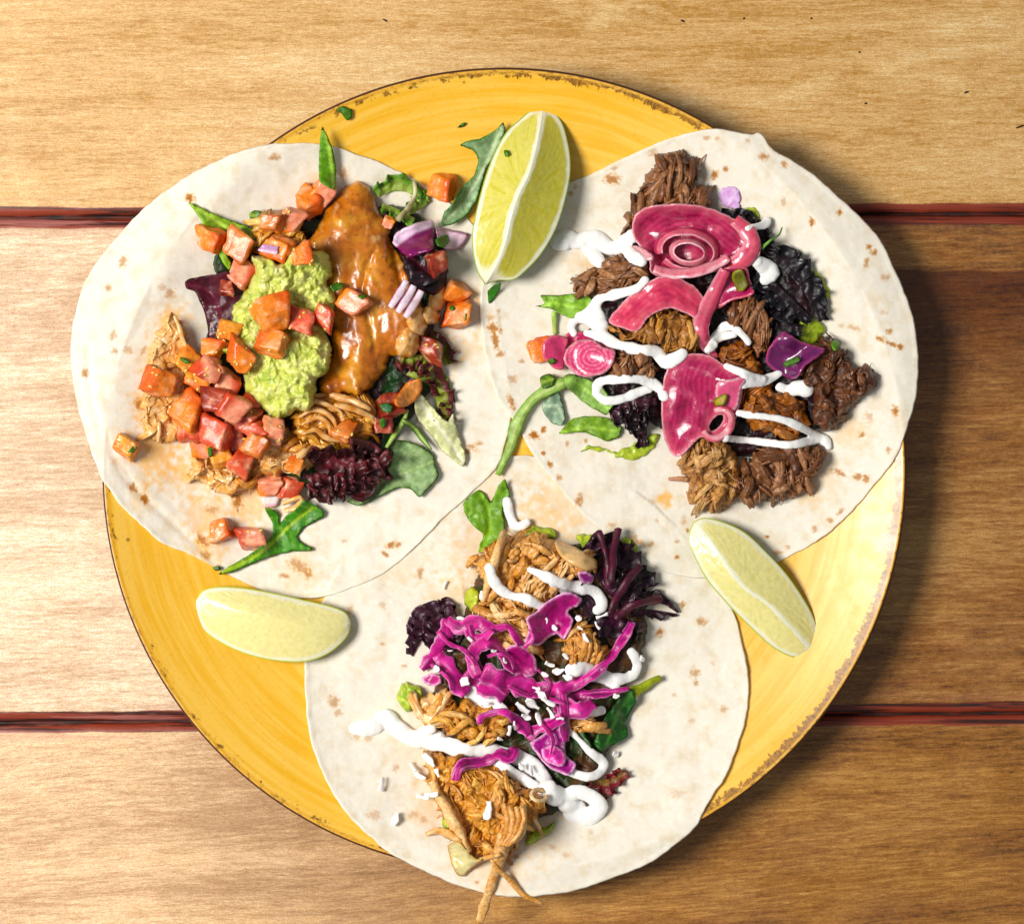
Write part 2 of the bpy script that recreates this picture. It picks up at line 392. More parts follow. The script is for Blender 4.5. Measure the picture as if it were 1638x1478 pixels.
def fibres(outline, n, ang, spread, length, rad, cols, off=0.0, curv=0.5, sides=6, inset=0.0, lift=3.0, bump=0.3):
    """bundles of fine parallel shreds lying over what is already on the plate"""
    b = curve(outline, step=6, closed=True); x0, y0 = b.min(0); x1, y1 = b.max(0); f = Field(b, 3, 3); parts = []; k = 0; tries = 0
    while k < n and tries < n * 40:
        tries += 1
        c = np.array([rnd.uniform(x0, x1), rnd.uniform(y0, y1)])
        if not inside(c[None], b)[0] or (segdist(c[None], b)[0] < 5 and rnd.random() < .6): continue
        k += 1
        if rnd.random() < .62:
            # one torn, lengthwise grooved piece
            a = R_(ang) + rnd.gauss(0, spread); Ln = rnd.uniform(*length) * rnd.uniform(.7, 1.05); m = 16; sd = 20; s = np.linspace(-0.5, 0.5, m); cu = rnd.gauss(0, curv * .8)
            r = rnd.uniform(*rad) * rnd.uniform(1.1, 2.1); th = a + cu * s * 2; dx = np.cumsum(np.cos(th)) * Ln / m; dy = -np.cumsum(np.sin(th)) * Ln / m
            q = np.stack([dx - dx.mean(), dy - dy.mean()], 1) + c; z = f(q); z = np.convolve(np.pad(z, 3, mode='edge'), np.ones(7) / 7, 'valid') + off + rnd.uniform(0, lift) * (1 - (2*s)**2) - .5 * ss(.3, .5, np.abs(s)) * r
            V, qd, t = tube_geo(np.column_stack([q, z]), np.ones(m), sd, 1.0, 0.0, 0.0)
            ph = np.tile(np.linspace(0, 2*np.pi, sd, endpoint=False), m); sv = np.repeat(s, sd); ra = rnd.random() * 50; cen = np.repeat(np.column_stack([q, z]), sd, 0)
            gr = perlin(np.cos(ph) * 3.4 + ra, np.sin(ph) * 3.4, sv * 1.6 + ra); g2 = perlin(np.cos(ph) * 7 + ra, np.sin(ph) * 7, sv * 4)
            endr = np.clip(1 - np.abs(2 * sv) ** 3 * (0.55 + 1.1 * perlin(np.cos(ph) * 2.5 + ra, np.sin(ph) * 2.5, ra)), .12, 1.1)
            R1 = r * endr * (1 + .55 * gr + .25 * g2 + .3 * perlin(sv * 5, sv * 0 + ra)); D = V[:m*sd] - cen; fl_ = rnd.uniform(.45, .75)
            V[:m*sd] = cen + D * R1[:, None] * np.array([1, 1, fl_])
            ca, cb, cc = (cols[rnd.randrange(len(cols))] for _ in range(3)); g = np.clip(.5 + gr * 1.3 + .4 * g2, 0, 1); cl = mixc(mixc(ca, cb, g), cc, ss(.0, .6, perlin(V[:m*sd, 0] / 12, V[:m*sd, 1] / 12, ra)) * .6)
            parts.append((V, qd, t, np.vstack([cl, cl[:1], cl[-1:]]))); continue
        a = R_(ang) + rnd.gauss(0, spread); L0 = rnd.uniform(*length); cu = rnd.gauss(0, curv); m = 10; rb = rnd.uniform(*rad) * 0.46; one = rnd.random() < .35
        nf = rnd.randint(2, 6) if not one else rnd.randint(1, 2); rb *= 1.55 if one else 1; L0 *= rnd.uniform(.6, 1.15); lb = rnd.uniform(0, lift); tone = rnd.random(); ca, cb, cc = (cols[rnd.randrange(len(cols))] for _ in range(3))
        s = np.linspace(-0.5, 0.5, m)
        for j in range(nf):
            o = (j - (nf - 1) / 2); r = rb * rnd.uniform(.7, 1.35); Ln = L0 * rnd.uniform(.6, 1.1)
            th = a + o * rnd.uniform(0.0, .05) + rnd.gauss(0, .1) + cu * s * 2 + 0.18 * perlin(s * 3 + j, s * 0 + k)
            dx = np.cumsum(np.cos(th)) * Ln / m; dy = -np.cumsum(np.sin(th)) * Ln / m
            q = np.stack([dx - dx.mean(), dy - dy.mean()], 1) + c + np.array([math.sin(a), math.cos(a)]) * o * rb * 1.75 + rnd.uniform(-.25, .25) * L0 * np.array([math.cos(a), -math.sin(a)])
            z = f(q); z = np.convolve(np.pad(z, 2, mode='edge'), np.ones(5) / 5, 'valid') + off + lb * (1 - (2*s)**2) - abs(o) * rb * .25 + r * .2
            z = z - 2.0 * ss(.35, .5, np.abs(s))
            rr = r * (1 - 0.45 * np.abs(2*s)**4) * (1 + .35 * perlin(s * 9 + j, s * 0 + k * 3))
            V, qd, t = tube_geo(np.column_stack([q, z]), rr, sides, rnd.uniform(0.4, 0.85), bump, rnd.random() * 40)
            g = np.clip(tone * .6 + .2 + perlin(V[:, 0] / 11, V[:, 1] / 11, j * 3.1) * 0.8, 0, 1)
            parts.append((V, qd, t, mixc(mixc(ca, cb, g), cc, np.array(.35 * rnd.random()))))
    return join(parts)
def frill_geo(path, width, amp=8.0, lam=22.0, cin=None, cout=None, off=3.0, m=12, jag=0.18, side=1, th=1.4, seed=None, rise=0.3, step=2.6):
    seed = rnd.random() * 90 if seed is None else seed
    pl = np.asarray(path, float); L = np.linalg.norm(np.diff(pl, axis=0), axis=1).sum(); n = max(16, int(L / step))
    p, z = along(pl, n, 5, 12); s = np.linspace(0, 1, n)
    wd = np.interp(s, np.linspace(0, 1, len(np.atleast_1d(width))), np.atleast_1d(width)) if np.ndim(width) else np.full(n, float(width))
    wd = wd * (0.55 + 0.45 * np.sin(np.pi * np.clip(s, 0.02, 0.98)) ** 0.4)
    t = np.gradient(p, axis=0); t /= np.maximum(np.linalg.norm(t, axis=1), 1e-6)[:, None]; nn = np.stack([-t[:, 1], t[:, 0]], 1) * side
    v = np.linspace(0, 1, m); S_, Vv = np.meshgrid(s, v, indexing='ij')
    ph = 2 * np.pi * S_ * L / lam + 4.5 * perlin(S_ * L / 24, S_ * 0 + seed) + 1.3 * Vv * perlin(S_ * L / 11, S_ * 0 + seed + 2)
    amp = amp * (1 + .8 * perlin(S_ * L / 19, S_ * 0 + seed + 6))
    k = Vv ** 1.3; w = wd[:, None]
    jagn = 1 + jag * perlin(S_ * L / 7, S_ * 0 + seed + 4) * 2 * Vv + jag * perlin(S_ * L / 3, S_ * 0 + seed + 9) * Vv
    r = w * Vv * jagn + amp * 0.45 * k * np.sin(ph * 0.5 + 1.3)
    tx = amp * 0.7 * k * np.cos(ph)
    Gd = np.zeros((n, m, 3))
    Gd[..., 0] = p[:, 0:1] + nn[:, 0:1] * r + t[:, 0:1] * tx; Gd[..., 1] = p[:, 1:2] + nn[:, 1:2] * r + t[:, 1:2] * tx
    base = Field(Gd.reshape(-1, 3)[:, :2], 3, 8)(Gd.reshape(-1, 3)[:, :2]).reshape(n, m)
    Gd[..., 2] = np.maximum(base, z[:, None] * 0.5 + base * 0.5) + off + amp * k * (1 + np.sin(ph)) * 0.75 + rise * amp * Vv + amp * 0.4 * perlin(S_ * L / 9, Vv * 3 + seed)
    X_ = Gd / 8.0; nz_ = np.stack([perlin(X_[..., 0] + 31 * i + seed, X_[..., 1], X_[..., 2]) for i in range(3)], -1); Gd = Gd + nz_ * 3.4 * np.clip(Vv * 2, 0, 1)[..., None]
    V, F = sheet(Gd, th)
    g = np.clip(Vv + 0.35 * perlin(S_ * L / 12, Vv * 3, seed), 0, 1).ravel(); c = mixc(cin, cout, ss(0.15, 0.8, g))
    return V, F, None, np.tile(c, (2, 1))
def frills(name, specs, mat, cin, cout, **kw):
    parts = []
    for sp in specs:
        g = frill_geo(cin=cin, cout=cout, **sp); parts.append(g)
    V, Fs, c = join(parts)
    return mk(name, V, Fs, mat, c, closed=False, **kw)
def remesh(name, V, Fs, voxel, mat, colf, smooth_it=4, disp=None, **kw):
    me = bpy.data.meshes.new('tmp'); fl = []
    for f in Fs: fl += f.tolist()
    me.from_pydata(V.tolist(), [], fl); o = bpy.data.objects.new('tmp', me); sc.collection.objects.link(o)
    md = o.modifiers.new('r', 'REMESH'); md.mode = 'VOXEL'; md.voxel_size = voxel
    if smooth_it: m2 = o.modifiers.new('s', 'SMOOTH'); m2.iterations = smooth_it; m2.factor = 0.5
    dg = bpy.context.evaluated_depsgraph_get(); ev = o.evaluated_get(dg); m3 = ev.to_mesh()
    W = np.empty(len(m3.vertices) * 3); m3.vertices.foreach_get('co', W); W = W.reshape(-1, 3)
    nr = np.empty(len(m3.vertices) * 3); m3.vertices.foreach_get('normal', nr); nr = nr.reshape(-1, 3)
    sz = np.empty(len(m3.polygons), int); m3.polygons.foreach_get('loop_total', sz)
    lv = np.empty(len(m3.loops), int); m3.loops.foreach_get('vertex_index', lv); st = np.concatenate([[0], np.cumsum(sz)[:-1]])
    q = sz == 4; F = lv[st[q][:, None] + np.arange(4)]; t = lv[st[sz == 3][:, None] + np.arange(3)]
    ev.to_mesh_clear(); bpy.data.objects.remove(o); bpy.data.meshes.remove(me)
    if disp is not None: W = W + nr * disp(W)[:, None]
    Fl = [F] + ([t] if len(t) else [])
    return mk(name, W, Fl, mat, colf(W), **kw)
def ball(c, r, flat=1.0, n=10):
    th = np.linspace(0, np.pi, n)[1:-1]; ph = np.linspace(0, 2*np.pi, 2*n, endpoint=False)
    T, Pp = np.meshgrid(th, ph, indexing='ij'); V = np.stack([np.sin(T)*np.cos(Pp), np.sin(T)*np.sin(Pp), np.cos(T)*flat], -1).reshape(-1, 3) * r + c
    k, m = T.shape; i = np.arange(k*m).reshape(k, m); j = np.roll(i, -1, 1)
    F = np.stack([i[:-1], i[1:], j[1:], j[:-1]], -1).reshape(-1, 4)
    V = np.vstack([V, np.array(c) + [0, 0, r*flat], np.array(c) - [0, 0, r*flat]])
    t0 = np.stack([np.full(m, k*m), i[0], j[0]], 1); t1 = np.stack([np.full(m, k*m+1), j[-1], i[-1]], 1)
    return V, F, np.vstack([t0, t1])
WHITE = lin('#F8F7F4', 0.93)
def cream(path, label, off=0.10, group='strokes of white sour cream', n=None, extra=()):
    """path points (x, y, r)"""
    parts = []
    for pth in [path] + list(extra):
        q = np.asarray(pth, float)
        if len(q) == 1:
            f = Field(q[:, :2], 2, 6); z = f(q[:, :2])[0]
            V, a, b = ball(np.array([q[0, 0], q[0, 1], z + q[0, 2] * off]), q[0, 2], 0.75); parts.append((V, a, b, WHITE)); continue
        L = np.linalg.norm(np.diff(q[:, :2], axis=0), axis=1).sum(); m = max(6, int(L / 4)); c = curve(q, n=m); c[:, 2] *= 1.05
        f = Field(c[:, :2], 4, 6); z = f(c[:, :2]); z = np.convolve(np.pad(z, 3, mode='edge'), np.ones(7) / 7, 'valid')
        r = c[:, 2] * (1 + 0.30 * perlin(np.arange(m) / 4.6, np.zeros(m) + rnd.random() * 50)); p = np.column_stack([c[:, :2], z + r * off])
        V, a, b = tube_geo(p, r, 14, 0.52); parts.append((V, a, b, WHITE))
        for e in (0, -1):
            V, a, b = ball(p[e], r[e], 0.52); parts.append((V, a, b, WHITE))
    V, Fs, _ = join(parts)
    return remesh('sour_cream_stroke', V, Fs, 1.7, MT['cream'], lambda W: np.ones((len(W), 3)) * WHITE, 5,
                  lambda W: 1.2 * fbm(W[:, 0] / 12, W[:, 1] / 12, W[:, 2] / 12, 3), label=label, cat='sour cream', group=group)
# ================================================================== TABLE
class NB:
    """tiny node builder"""
    def __init__(s, name):
        s.m = bpy.data.materials.new(name); s.m.use_nodes = True; s.nt = s.m.node_tree; s.b = s.nt.nodes['Principled BSDF']
    def n(s, t, **k):
        x = s.nt.nodes.new(t)
        for a, v in k.items(): setattr(x, a, v)
        return x
    def put(s, sock, v):
        if isinstance(v, (int, float)): sock.default_value = v
        elif isinstance(v, (tuple, list, np.ndarray)):
            sock.default_value = tuple(v) + ((1,) if len(v) == 3 and sock.type == 'RGBA' else ())
        else: s.nt.links.new(v, sock)
    def math(s, op, a, b=0.0, c=0.0, clamp=False):
        x = s.n('ShaderNodeMath', operation=op, use_clamp=clamp)
        for i, v in enumerate((a, b, c)): s.put(x.inputs[i], v)
        return x.outputs[0]
    def noise(s, vec, scale, detail=4, rough=0.55, dist=0.0):
        x = s.n('ShaderNodeTexNoise'); s.put(x.inputs['Vector'], vec); x.inputs['Scale'].default_value = scale
        x.inputs['Detail'].default_value = detail; x.inputs['Roughness'].default_value = rough; x.inputs['Distortion'].default_value = dist
        return x.outputs[0]
    def mapr(s, v, a, b, c=0.0, d=1.0, smooth=True):
        x = s.n('ShaderNodeMapRange'); x.interpolation_type = 'SMOOTHSTEP' if smooth else 'LINEAR'
        s.put(x.inputs[0], v)
        for i, k in enumerate((a, b, c, d)): s.put(x.inputs[i + 1], k)
        return x.outputs[0]
    def mix(s, f, a, b, mode='MIX'):
        x = s.n('ShaderNodeMix', data_type='RGBA', blend_type=mode); s.put(x.inputs[0], f); s.put(x.inputs[6], a); s.put(x.inputs[7], b)
        return x.outputs[2]
    def scalev(s, vec, v):
        x = s.n('ShaderNodeVectorMath', operation='MULTIPLY'); s.put(x.inputs[0], vec); s.put(x.inputs[1], v); return x.outputs[0]
    def addv(s, vec, v):
        x = s.n('ShaderNodeVectorMath', operation='ADD'); s.put(x.inputs[0], vec); s.put(x.inputs[1], v); return x.outputs[0]
    def comb(s, x, y, z):
        c = s.n('ShaderNodeCombineXYZ')
        for i, v in enumerate((x, y, z)): s.put(c.inputs[i], v)
        return c.outputs[0]
    def sep(s, v):
        x = s.n('ShaderNodeSeparateXYZ'); s.put(x.inputs[0], v); return x.outputs
    def bump(s, h, st, dist, nrm=None):
        x = s.n('ShaderNodeBump'); x.inputs['Strength'].default_value = st; x.inputs['Distance'].default_value = dist
        s.put(x.inputs['Height'], h)
        if nrm is not None: s.put(x.inputs['Normal'], nrm)
        return x.outputs[0]

def wood(name, light, mid, dark, seed, wave=0.0, grain=1.0, rot=0.0, heart=False, blotch=0.3, pink=None):
    B = NB(name); P = B.n('ShaderNodeNewGeometry').outputs['Position']
    mp = B.n('ShaderNodeMapping'); mp.inputs['Rotation'].default_value = (0, 0, R_(rot)); mp.inputs['Location'].default_value = (seed * 1.7, seed * 0.31, seed); B.put(mp.inputs['Vector'], P)
    p = mp.outputs[0]
    X, Y, Z = B.sep(p)
    lowv = B.noise(B.scalev(p, (3.0, 9.0, 1)), 1.0, 2)
    Y2 = B.math('ADD', Y, B.math('MULTIPLY', B.math('SUBTRACT', lowv, 0.5), 0.004 + wave))
    q = B.comb(X, Y2, Z)
    g1 = B.noise(B.scalev(q, (5, 75, 1)), 1.0, 6, 0.6, 0.5)
    g2 = B.noise(B.scalev(q, (80, 820, 1)), 1.0, 4, 0.7, 0.3)
    g3 = B.noise(B.scalev(q, (110, 2600, 1)), 1.0, 2, 0.7)
    bl = B.noise(B.scalev(p, (9, 14, 1)), 1.0, 4, 0.6)
    mott = B.noise(p, 420.0, 3, 0.7)
    t = B.math('ADD', B.math('MULTIPLY', g1, 0.44), B.math('MULTIPLY', g2, 0.56))
    t = B.math('ADD', t, B.math('MULTIPLY', B.math('SUBTRACT', bl, 0.5), blotch))
    c = B.mix(B.mapr(t, 0.36, 0.52), dark, mid); c = B.mix(B.mapr(t, 0.50, 0.68), c, light)
    c = B.mix(B.mapr(mott, 0.35, 0.7, 0.0, 0.22), c, light)
    pore = B.math('MULTIPLY', B.mapr(g3, 0.60, 0.74), B.mapr(g2, 0.62, 0.42))
    c = B.mix(B.math('MULTIPLY', pore, 0.55 * grain), c, tuple(np.array(dark) * 0.35))
    # worn, scuffed pale patches
    sc1 = B.noise(B.scalev(p, (20, 45, 1)), 1.0, 5, 0.7)
    c = B.mix(B.mapr(sc1, 0.54, 0.74, 0.0, 0.5), c, tuple(np.minimum(np.array(light) * 1.25, 0.9)))
    gx, gy, gz = B.sep(P)
    if grain > .8: c = B.mix(B.mapr(B.noise(B.scalev(q, (7, 130, 2)), 1.0, 5, 0.65, .8), 0.52, 0.68, 0, .5), c, B.mix(1.0, c, (.78, .5, .34), 'MULTIPLY'))
    if heart:
        edge = B.math('ADD', gy, B.math('MULTIPLY', B.math('SUBTRACT', B.noise(B.scalev(P, (22, 4, 1)), 1.0, 5, 0.6), 0.5), 0.006))
        edge = B.math('ADD', edge, B.math('MULTIPLY', gx, 0.02))
        m1 = B.mapr(edge, 0.0775, 0.0762); m2 = B.mapr(B.math('ADD', edge, B.math('MULTIPLY', B.math('SUBTRACT', g1, 0.5), 0.03)), 0.010, 0.078, 0.12, 1.0)
        m3 = B.mapr(gx, 0.02, 0.12)
        c = B.mix(B.math('MULTIPLY', B.math('MULTIPLY', m1, m2), m3), c, B.mix(1.0, c, (0.42, 0.27, 0.14), 'MULTIPLY'))
    if pink is not None:
        pk_ = B.mix(B.mapr(t, 0.38, 0.62), tuple(np.array(pink) * np.array((.74, .62, .5))), tuple(np.minimum(np.array(pink) * 1.15, .95)))
        c = B.mix(B.mapr(B.math('ADD', gx, B.math('MULTIPLY', B.math('SUBTRACT', bl, 0.5), 0.14)), 0.04, -0.16, 0.0, 0.85), c, pk_)  # pinkish worn wood at left, with the lamp's falloff also put into the colour
    f1 = B.noise(B.scalev(q, (460, 1900, 1)), 1.0, 3, 0.75); f2 = B.noise(B.scalev(P, (1700, 2800, 1)), 1.0, 2, 0.7)
    f3 = B.noise(B.scalev(q, (75, 460, 1)), 1.0, 5, 0.7, 0.8)
    k = B.math('MULTIPLY', B.math('MULTIPLY', B.mapr(f1, 0.3, 0.72, 1.2, 0.76, False), B.mapr(f2, 0.3, 0.7, 1.22, 0.78, False)), B.mapr(f3, 0.32, 0.68, 0.90 + .04 * (1 - grain), 1.07, False))
    c = B.scalev(c, B.comb(k, B.math('POWER', k, 1.5), B.math('POWER', k, 2.2)))
    # old red paint left along the plank edges
    at = B.n('ShaderNodeAttribute', attribute_name='edge').outputs['Fac']
    pn = B.noise(B.scalev(P, (14, 200, 1)), 1.0, 4, 0.6); pn2 = B.noise(B.scalev(P, (9, 420, 1)), 1.0, 4, 0.6)
    dd = B.math('ADD', at, B.math('MULTIPLY', B.math('SUBTRACT', pn, 0.5), 12.0))
    mask = B.mapr(dd, 17.0, 14.5); smear = B.math('MULTIPLY', B.mapr(dd, 36.0, 18.0), B.mapr(pn2, 0.48, 0.66))
    smear = B.math('MULTIPLY', smear, 0.6)
    pc = B.mix(B.mapr(pn2, 0.38, 0.52), tuple(lin('#3A140C', 0.7)), tuple(lin('#96402C', 0.75)))
    pc = B.mix(B.mapr(B.math('ADD', B.noise(B.scalev(P, (12, 330, 3)), 1.0, 4, 0.7), B.math('MULTIPLY', gx, -0.35)), 0.55, 0.66), pc, tuple(lin('#B07068', 0.8)))
    pc = B.mix(B.mapr(B.noise(B.scalev(P, (18, 500, 8)), 1.0, 5, 0.7), 0.54, 0.62), pc, tuple(lin('#30201C', 0.8)))
    c = B.mix(B.math('MULTIPLY', smear, .7), c, tuple(lin('#C08070', 0.85))); c = B.mix(mask, c, pc)
    B.put(B.b.inputs['Base Color'], c)
    B.put(B.b.inputs['Roughness'], B.mapr(B.noise(B.scalev(P, (30, 60, 1)), 1.0, 4), 0.3, 0.7, 0.34, 0.55))
    B.b.inputs['Specular IOR Level'].default_value = 0.5
    h = B.math('ADD', B.math('MULTIPLY', g2, 0.7), B.math('ADD', B.math('MULTIPLY', g3, 0.5), B.math('MULTIPLY', mott, 0.6)))
    B.put(B.b.inputs['Normal'], B.bump(h, 0.30, 0.0005))
    return B.m
L_ = lambda h, k=1.0: tuple(lin(h, k))
W1 = wood('pale_maple_wood', L_('#F0D2A0', .84), L_('#DEB278', .82), L_('#C08C46', .8), 1.0, 0.0, 0.55, 0.0, blotch=0.25)
W2 = wood('worn_brown_wood', L_('#CC9C62', .78), L_('#A06A36', .74), L_('#6C401C', .68), 2.3, 0.004, 0.9, -1.5, heart=True, blotch=0.5, pink=L_('#F0D6B8', .88))
W3 = wood('wavy_brown_wood', L_('#CE9A5A', .78), L_('#A26C36', .74), L_('#6A3E1A', .68), 4.1, 0.022, 1.15, -3.0, blotch=0.4, pink=L_('#EBCAA2', .86))

table = empty('wooden_table', 819, 739, 0, 'wooden table top of three wide brown planks with worn red painted grooves', 'table')
def plank(name, top, bot, mat, etop, ebot, label):
    xs = np.arange(-500, 2141, 8.0)
    def yl(e): return lambda x: e[0] + (e[1] - e[0]) * (x - 0) / 1638.0
    # offsets from the edges: dense near the rounded painted arris
    offs = np.array([0, 0.6, 1.5, 3, 5, 7.5, 10.5, 14, 18, 22, 26, 32, 38, 45.0])
    dep = lambda o: -13 * (1 - np.sqrt(np.clip(1 - (1 - np.clip(o / 17.0, 0, 1)) ** 2, 0, 1)))
    T = yl(top)(xs) + perlin(xs / 60, xs * 0 + top[0]) * 1.6 + perlin(xs / 14, xs * 0 + top[0] + 3) * 0.6
    Bm = yl(bot)(xs) + perlin(xs / 60, xs * 0 + bot[0] + 9) * 1.6 + perlin(xs / 14, xs * 0 + bot[0] + 5) * 0.6
    rows, zs, es = [], [], []
    for o in offs: rows.append(T + o); zs.append(dep(o) if etop else 0 * o); es.append(o if etop else 99)
    for f in np.linspace(0.05, 0.95, 12): rows.append(T + 45 + (Bm - T - 90) * f); zs.append(0); es.append(60)
    for o in offs[::-1]: rows.append(Bm - o); zs.append(dep(o) if ebot else 0 * o); es.append(o if ebot else 99)
    n = len(rows); Y = np.array(rows); X = np.tile(xs, (n, 1)); Z = np.tile(np.array(zs, float)[:, None], (1, len(xs)))
    Z = Z + perlin(X / 200, Y / 60, 1.0) * 0.5
    E = np.tile(np.array(es, float)[:, None], (1, len(xs)))
    # side walls and underside
    Y = np.vstack([T[None], Y, Bm[None]]); X = np.vstack([xs[None], X, xs[None]]); Z = np.vstack([np.full((1, len(xs)), -110.0), Z, np.full((1, len(xs)), -110.0)]); E = np.vstack([np.zeros((1, len(xs))), E, np.zeros((1, len(xs)))])
    m = n + 2; i = np.arange(m * len(xs)).reshape(m, -1)
    F = np.stack([i[:-1, :-1], i[1:, :-1], i[1:, 1:], i[:-1, 1:]], -1).reshape(-1, 4)
    und = np.stack([i[0, :-1], i[0, 1:], i[-1, 1:], i[-1, :-1]], -1)
    V = np.stack([X.ravel(), Y.ravel(), Z.ravel()], 1)
    ends = []
    for k in (0, -1): ends.append(np.stack([i[:-1, k], i[1:, k]], 1))
    return mk(name, V, [F, und], mat, parent=table, attrs={'edge': E.ravel()}, put=False, label=label)
plank('plank', (-500, -500), (347, 340), W1, False, True, 'pale yellow maple plank')
plank('plank', (351, 344), (1154, 1138), W2, True, True, 'middle plank with a dark brown streak on the right')
plank('plank', (1158, 1142), (2000, 2000), W3, True, False, 'brown plank with wavy slanting grain')
# dark strip that closes the bottom of the joints
def joint(y0, y1):
    V = np.array([[-500, y0 - 14, -22], [2140, y0 - 14 + (y1 - y0), -22], [2140, y1 + 14, -22], [-500, y0 + 14, -22], [-500, y0 - 14, -40], [2140, y1 - 14, -40], [2140, y1 + 14, -40], [-500, y0 + 14, -40]], float)
    F = np.array([[0,1,2,3],[7,6,5,4],[0,4,5,1],[1,5,6,2],[2,6,7,3],[3,7,4,0]])
    B = NB('groove_dirt'); P = B.n('ShaderNodeNewGeometry').outputs['Position']
    B.put(B.b.inputs['Base Color'], B.mix(B.mapr(B.noise(B.scalev(P, (80, 400, 1)), 1, 4), .4, .6), L_('#1E0F0A'), L_('#5A2216'))); B.b.inputs['Roughness'].default_value = 0.7
    mk('groove_filler', V, F, B.m, parent=table, put=False, smooth=False)
joint(349, 342); joint(1156, 1140)

# ================================================================== PLATE
def glaze():
    B = NB('yellow_glaze'); P = B.n('ShaderNodeTexCoord').outputs['Object']; x, y, z = B.sep(P)
    r = B.math('DIVIDE', B.math('SQRT', B.math('ADD', B.math('MULTIPLY', x, x), B.math('MULTIPLY', y, y))), S)
    # undo the lift of the rim towards the camera so that r is the real radius in u
    a = B.math('ARCTAN2', y, x)
    ca = B.math('COSINE', a); sa = B.math('SINE', a)
    def pol(ks, kr, off=0.0): return B.comb(B.math('MULTIPLY', ca, ks), B.math('MULTIPLY', sa, ks), B.math('MULTIPLY', r, kr))
    st = B.noise(pol(2.2, 0.085), 1.0, 5, 0.6, 0.4); st2 = B.noise(pol(5.0, 0.35), 1.0, 3, 0.6)
    c = B.mix(B.mapr(st, 0.35, 0.65), L_('#F0B848', .89), L_('#F6C866', .91)); c = B.mix(B.mapr(st2, 0.45, 0.75, 0, .15), c, L_('#F8CC62', .9))
    gr = B.noise(P, 700.0, 3, 0.7); c = B.mix(B.mapr(gr, 0.5, 0.8, 0, .3), c, L_('#C98410', .9))
    # bristly brown band at the lip
    n1 = B.noise(pol(95.0, 0.06), 1.0, 4, 0.75); n2 = B.noise(pol(9.0, 0.0), 1.0, 3, 0.6); n3 = B.noise(pol(34.0, 0.10), 1.0, 3, 0.7)
    inner = B.math('ADD', B.math('MULTIPLY', B.math('SUBTRACT', n1, 0.5), -24.0), B.math('ADD', B.math('MULTIPLY', B.math('SUBTRACT', n2, 0.5), -20.0), B.math('MULTIPLY', B.math('SUBTRACT', n3, 0.5), -16.0)))
    ri = B.math('SUBTRACT', B.math('ADD', inner, RIMR - 12.0), B.math('MULTIPLY', B.math('MAXIMUM', ca, 0.0), 6.0))
    m = B.math('MULTIPLY', B.mapr(B.math('SUBTRACT', r, ri), -1.0, 1.2), B.mapr(r, RIMR - 5.0, RIMR - 9.0))
    m = B.math('MULTIPLY', m, B.mapr(B.math('ADD', n3, B.math('MULTIPLY', ca, 0.16)), 0.38, 0.54))
    c = B.mix(B.mapr(r, RIMR - 12.0, RIMR - 7.0, 0, .55), c, L_('#D9A24A', .9))
    n5 = B.noise(pol(150.0, 0.12), 1.0, 3, 0.8)
    c = B.mix(B.math('MULTIPLY', m, 0.9), c, B.mix(B.mapr(B.math('SUBTRACT', n5, B.math('MULTIPLY', ca, 0.06)), 0.40, 0.60), L_('#A9741A', .8), L_('#5A3208', .75)))
    n4 = B.noise(pol(60.0, 0.3), 1.0, 4, 0.7)
    c = B.mix(B.math('MULTIPLY', B.mapr(r, RIMR - 9, RIMR - 4), B.mapr(n4, 0.50, 0.62, 0, .8)), c, L_('#8A5212', .8))
    c = B.mix(B.mapr(r, RIMR - 4.2, RIMR - 2.6), c, L_('#4A240A', .8))
    # stray specks in the glaze
    v = B.n('ShaderNodeTexVoronoi'); v.inputs['Scale'].default_value = 55.0; B.put(v.inputs['Vector'], P)
    sp = B.math('MULTIPLY', B.mapr(v.outputs['Distance'], 0.055, 0.03), B.mapr(B.noise(P, 30.0, 1), 0.52, 0.56))
    c = B.mix(B.math('MULTIPLY', sp, 0.7), c, L_('#8A5A10', .8))
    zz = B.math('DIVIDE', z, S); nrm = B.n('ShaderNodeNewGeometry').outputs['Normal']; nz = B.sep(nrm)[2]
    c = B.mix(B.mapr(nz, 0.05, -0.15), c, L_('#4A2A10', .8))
    B.put(B.b.inputs['Base Color'], c)
    B.put(B.b.inputs['Roughness'], B.mapr(B.noise(P, 120.0, 4), 0.35, 0.65, 0.3, 0.4)); B.b.inputs['Specular IOR Level'].default_value = 0.5
    B.b.inputs['Coat Weight'].default_value = 0.22; B.b.inputs['Coat Roughness'].default_value = 0.34
    hh = B.math('ADD', B.math('MULTIPLY', st, 1.0), B.math('MULTIPLY', B.noise(P, 90.0, 2), 0.6))
    B.put(B.b.inputs['Normal'], B.bump(hh, 0.10, 0.0008))
    return B.m
RIMR = 643.0 * (CAM - 90) / CAM
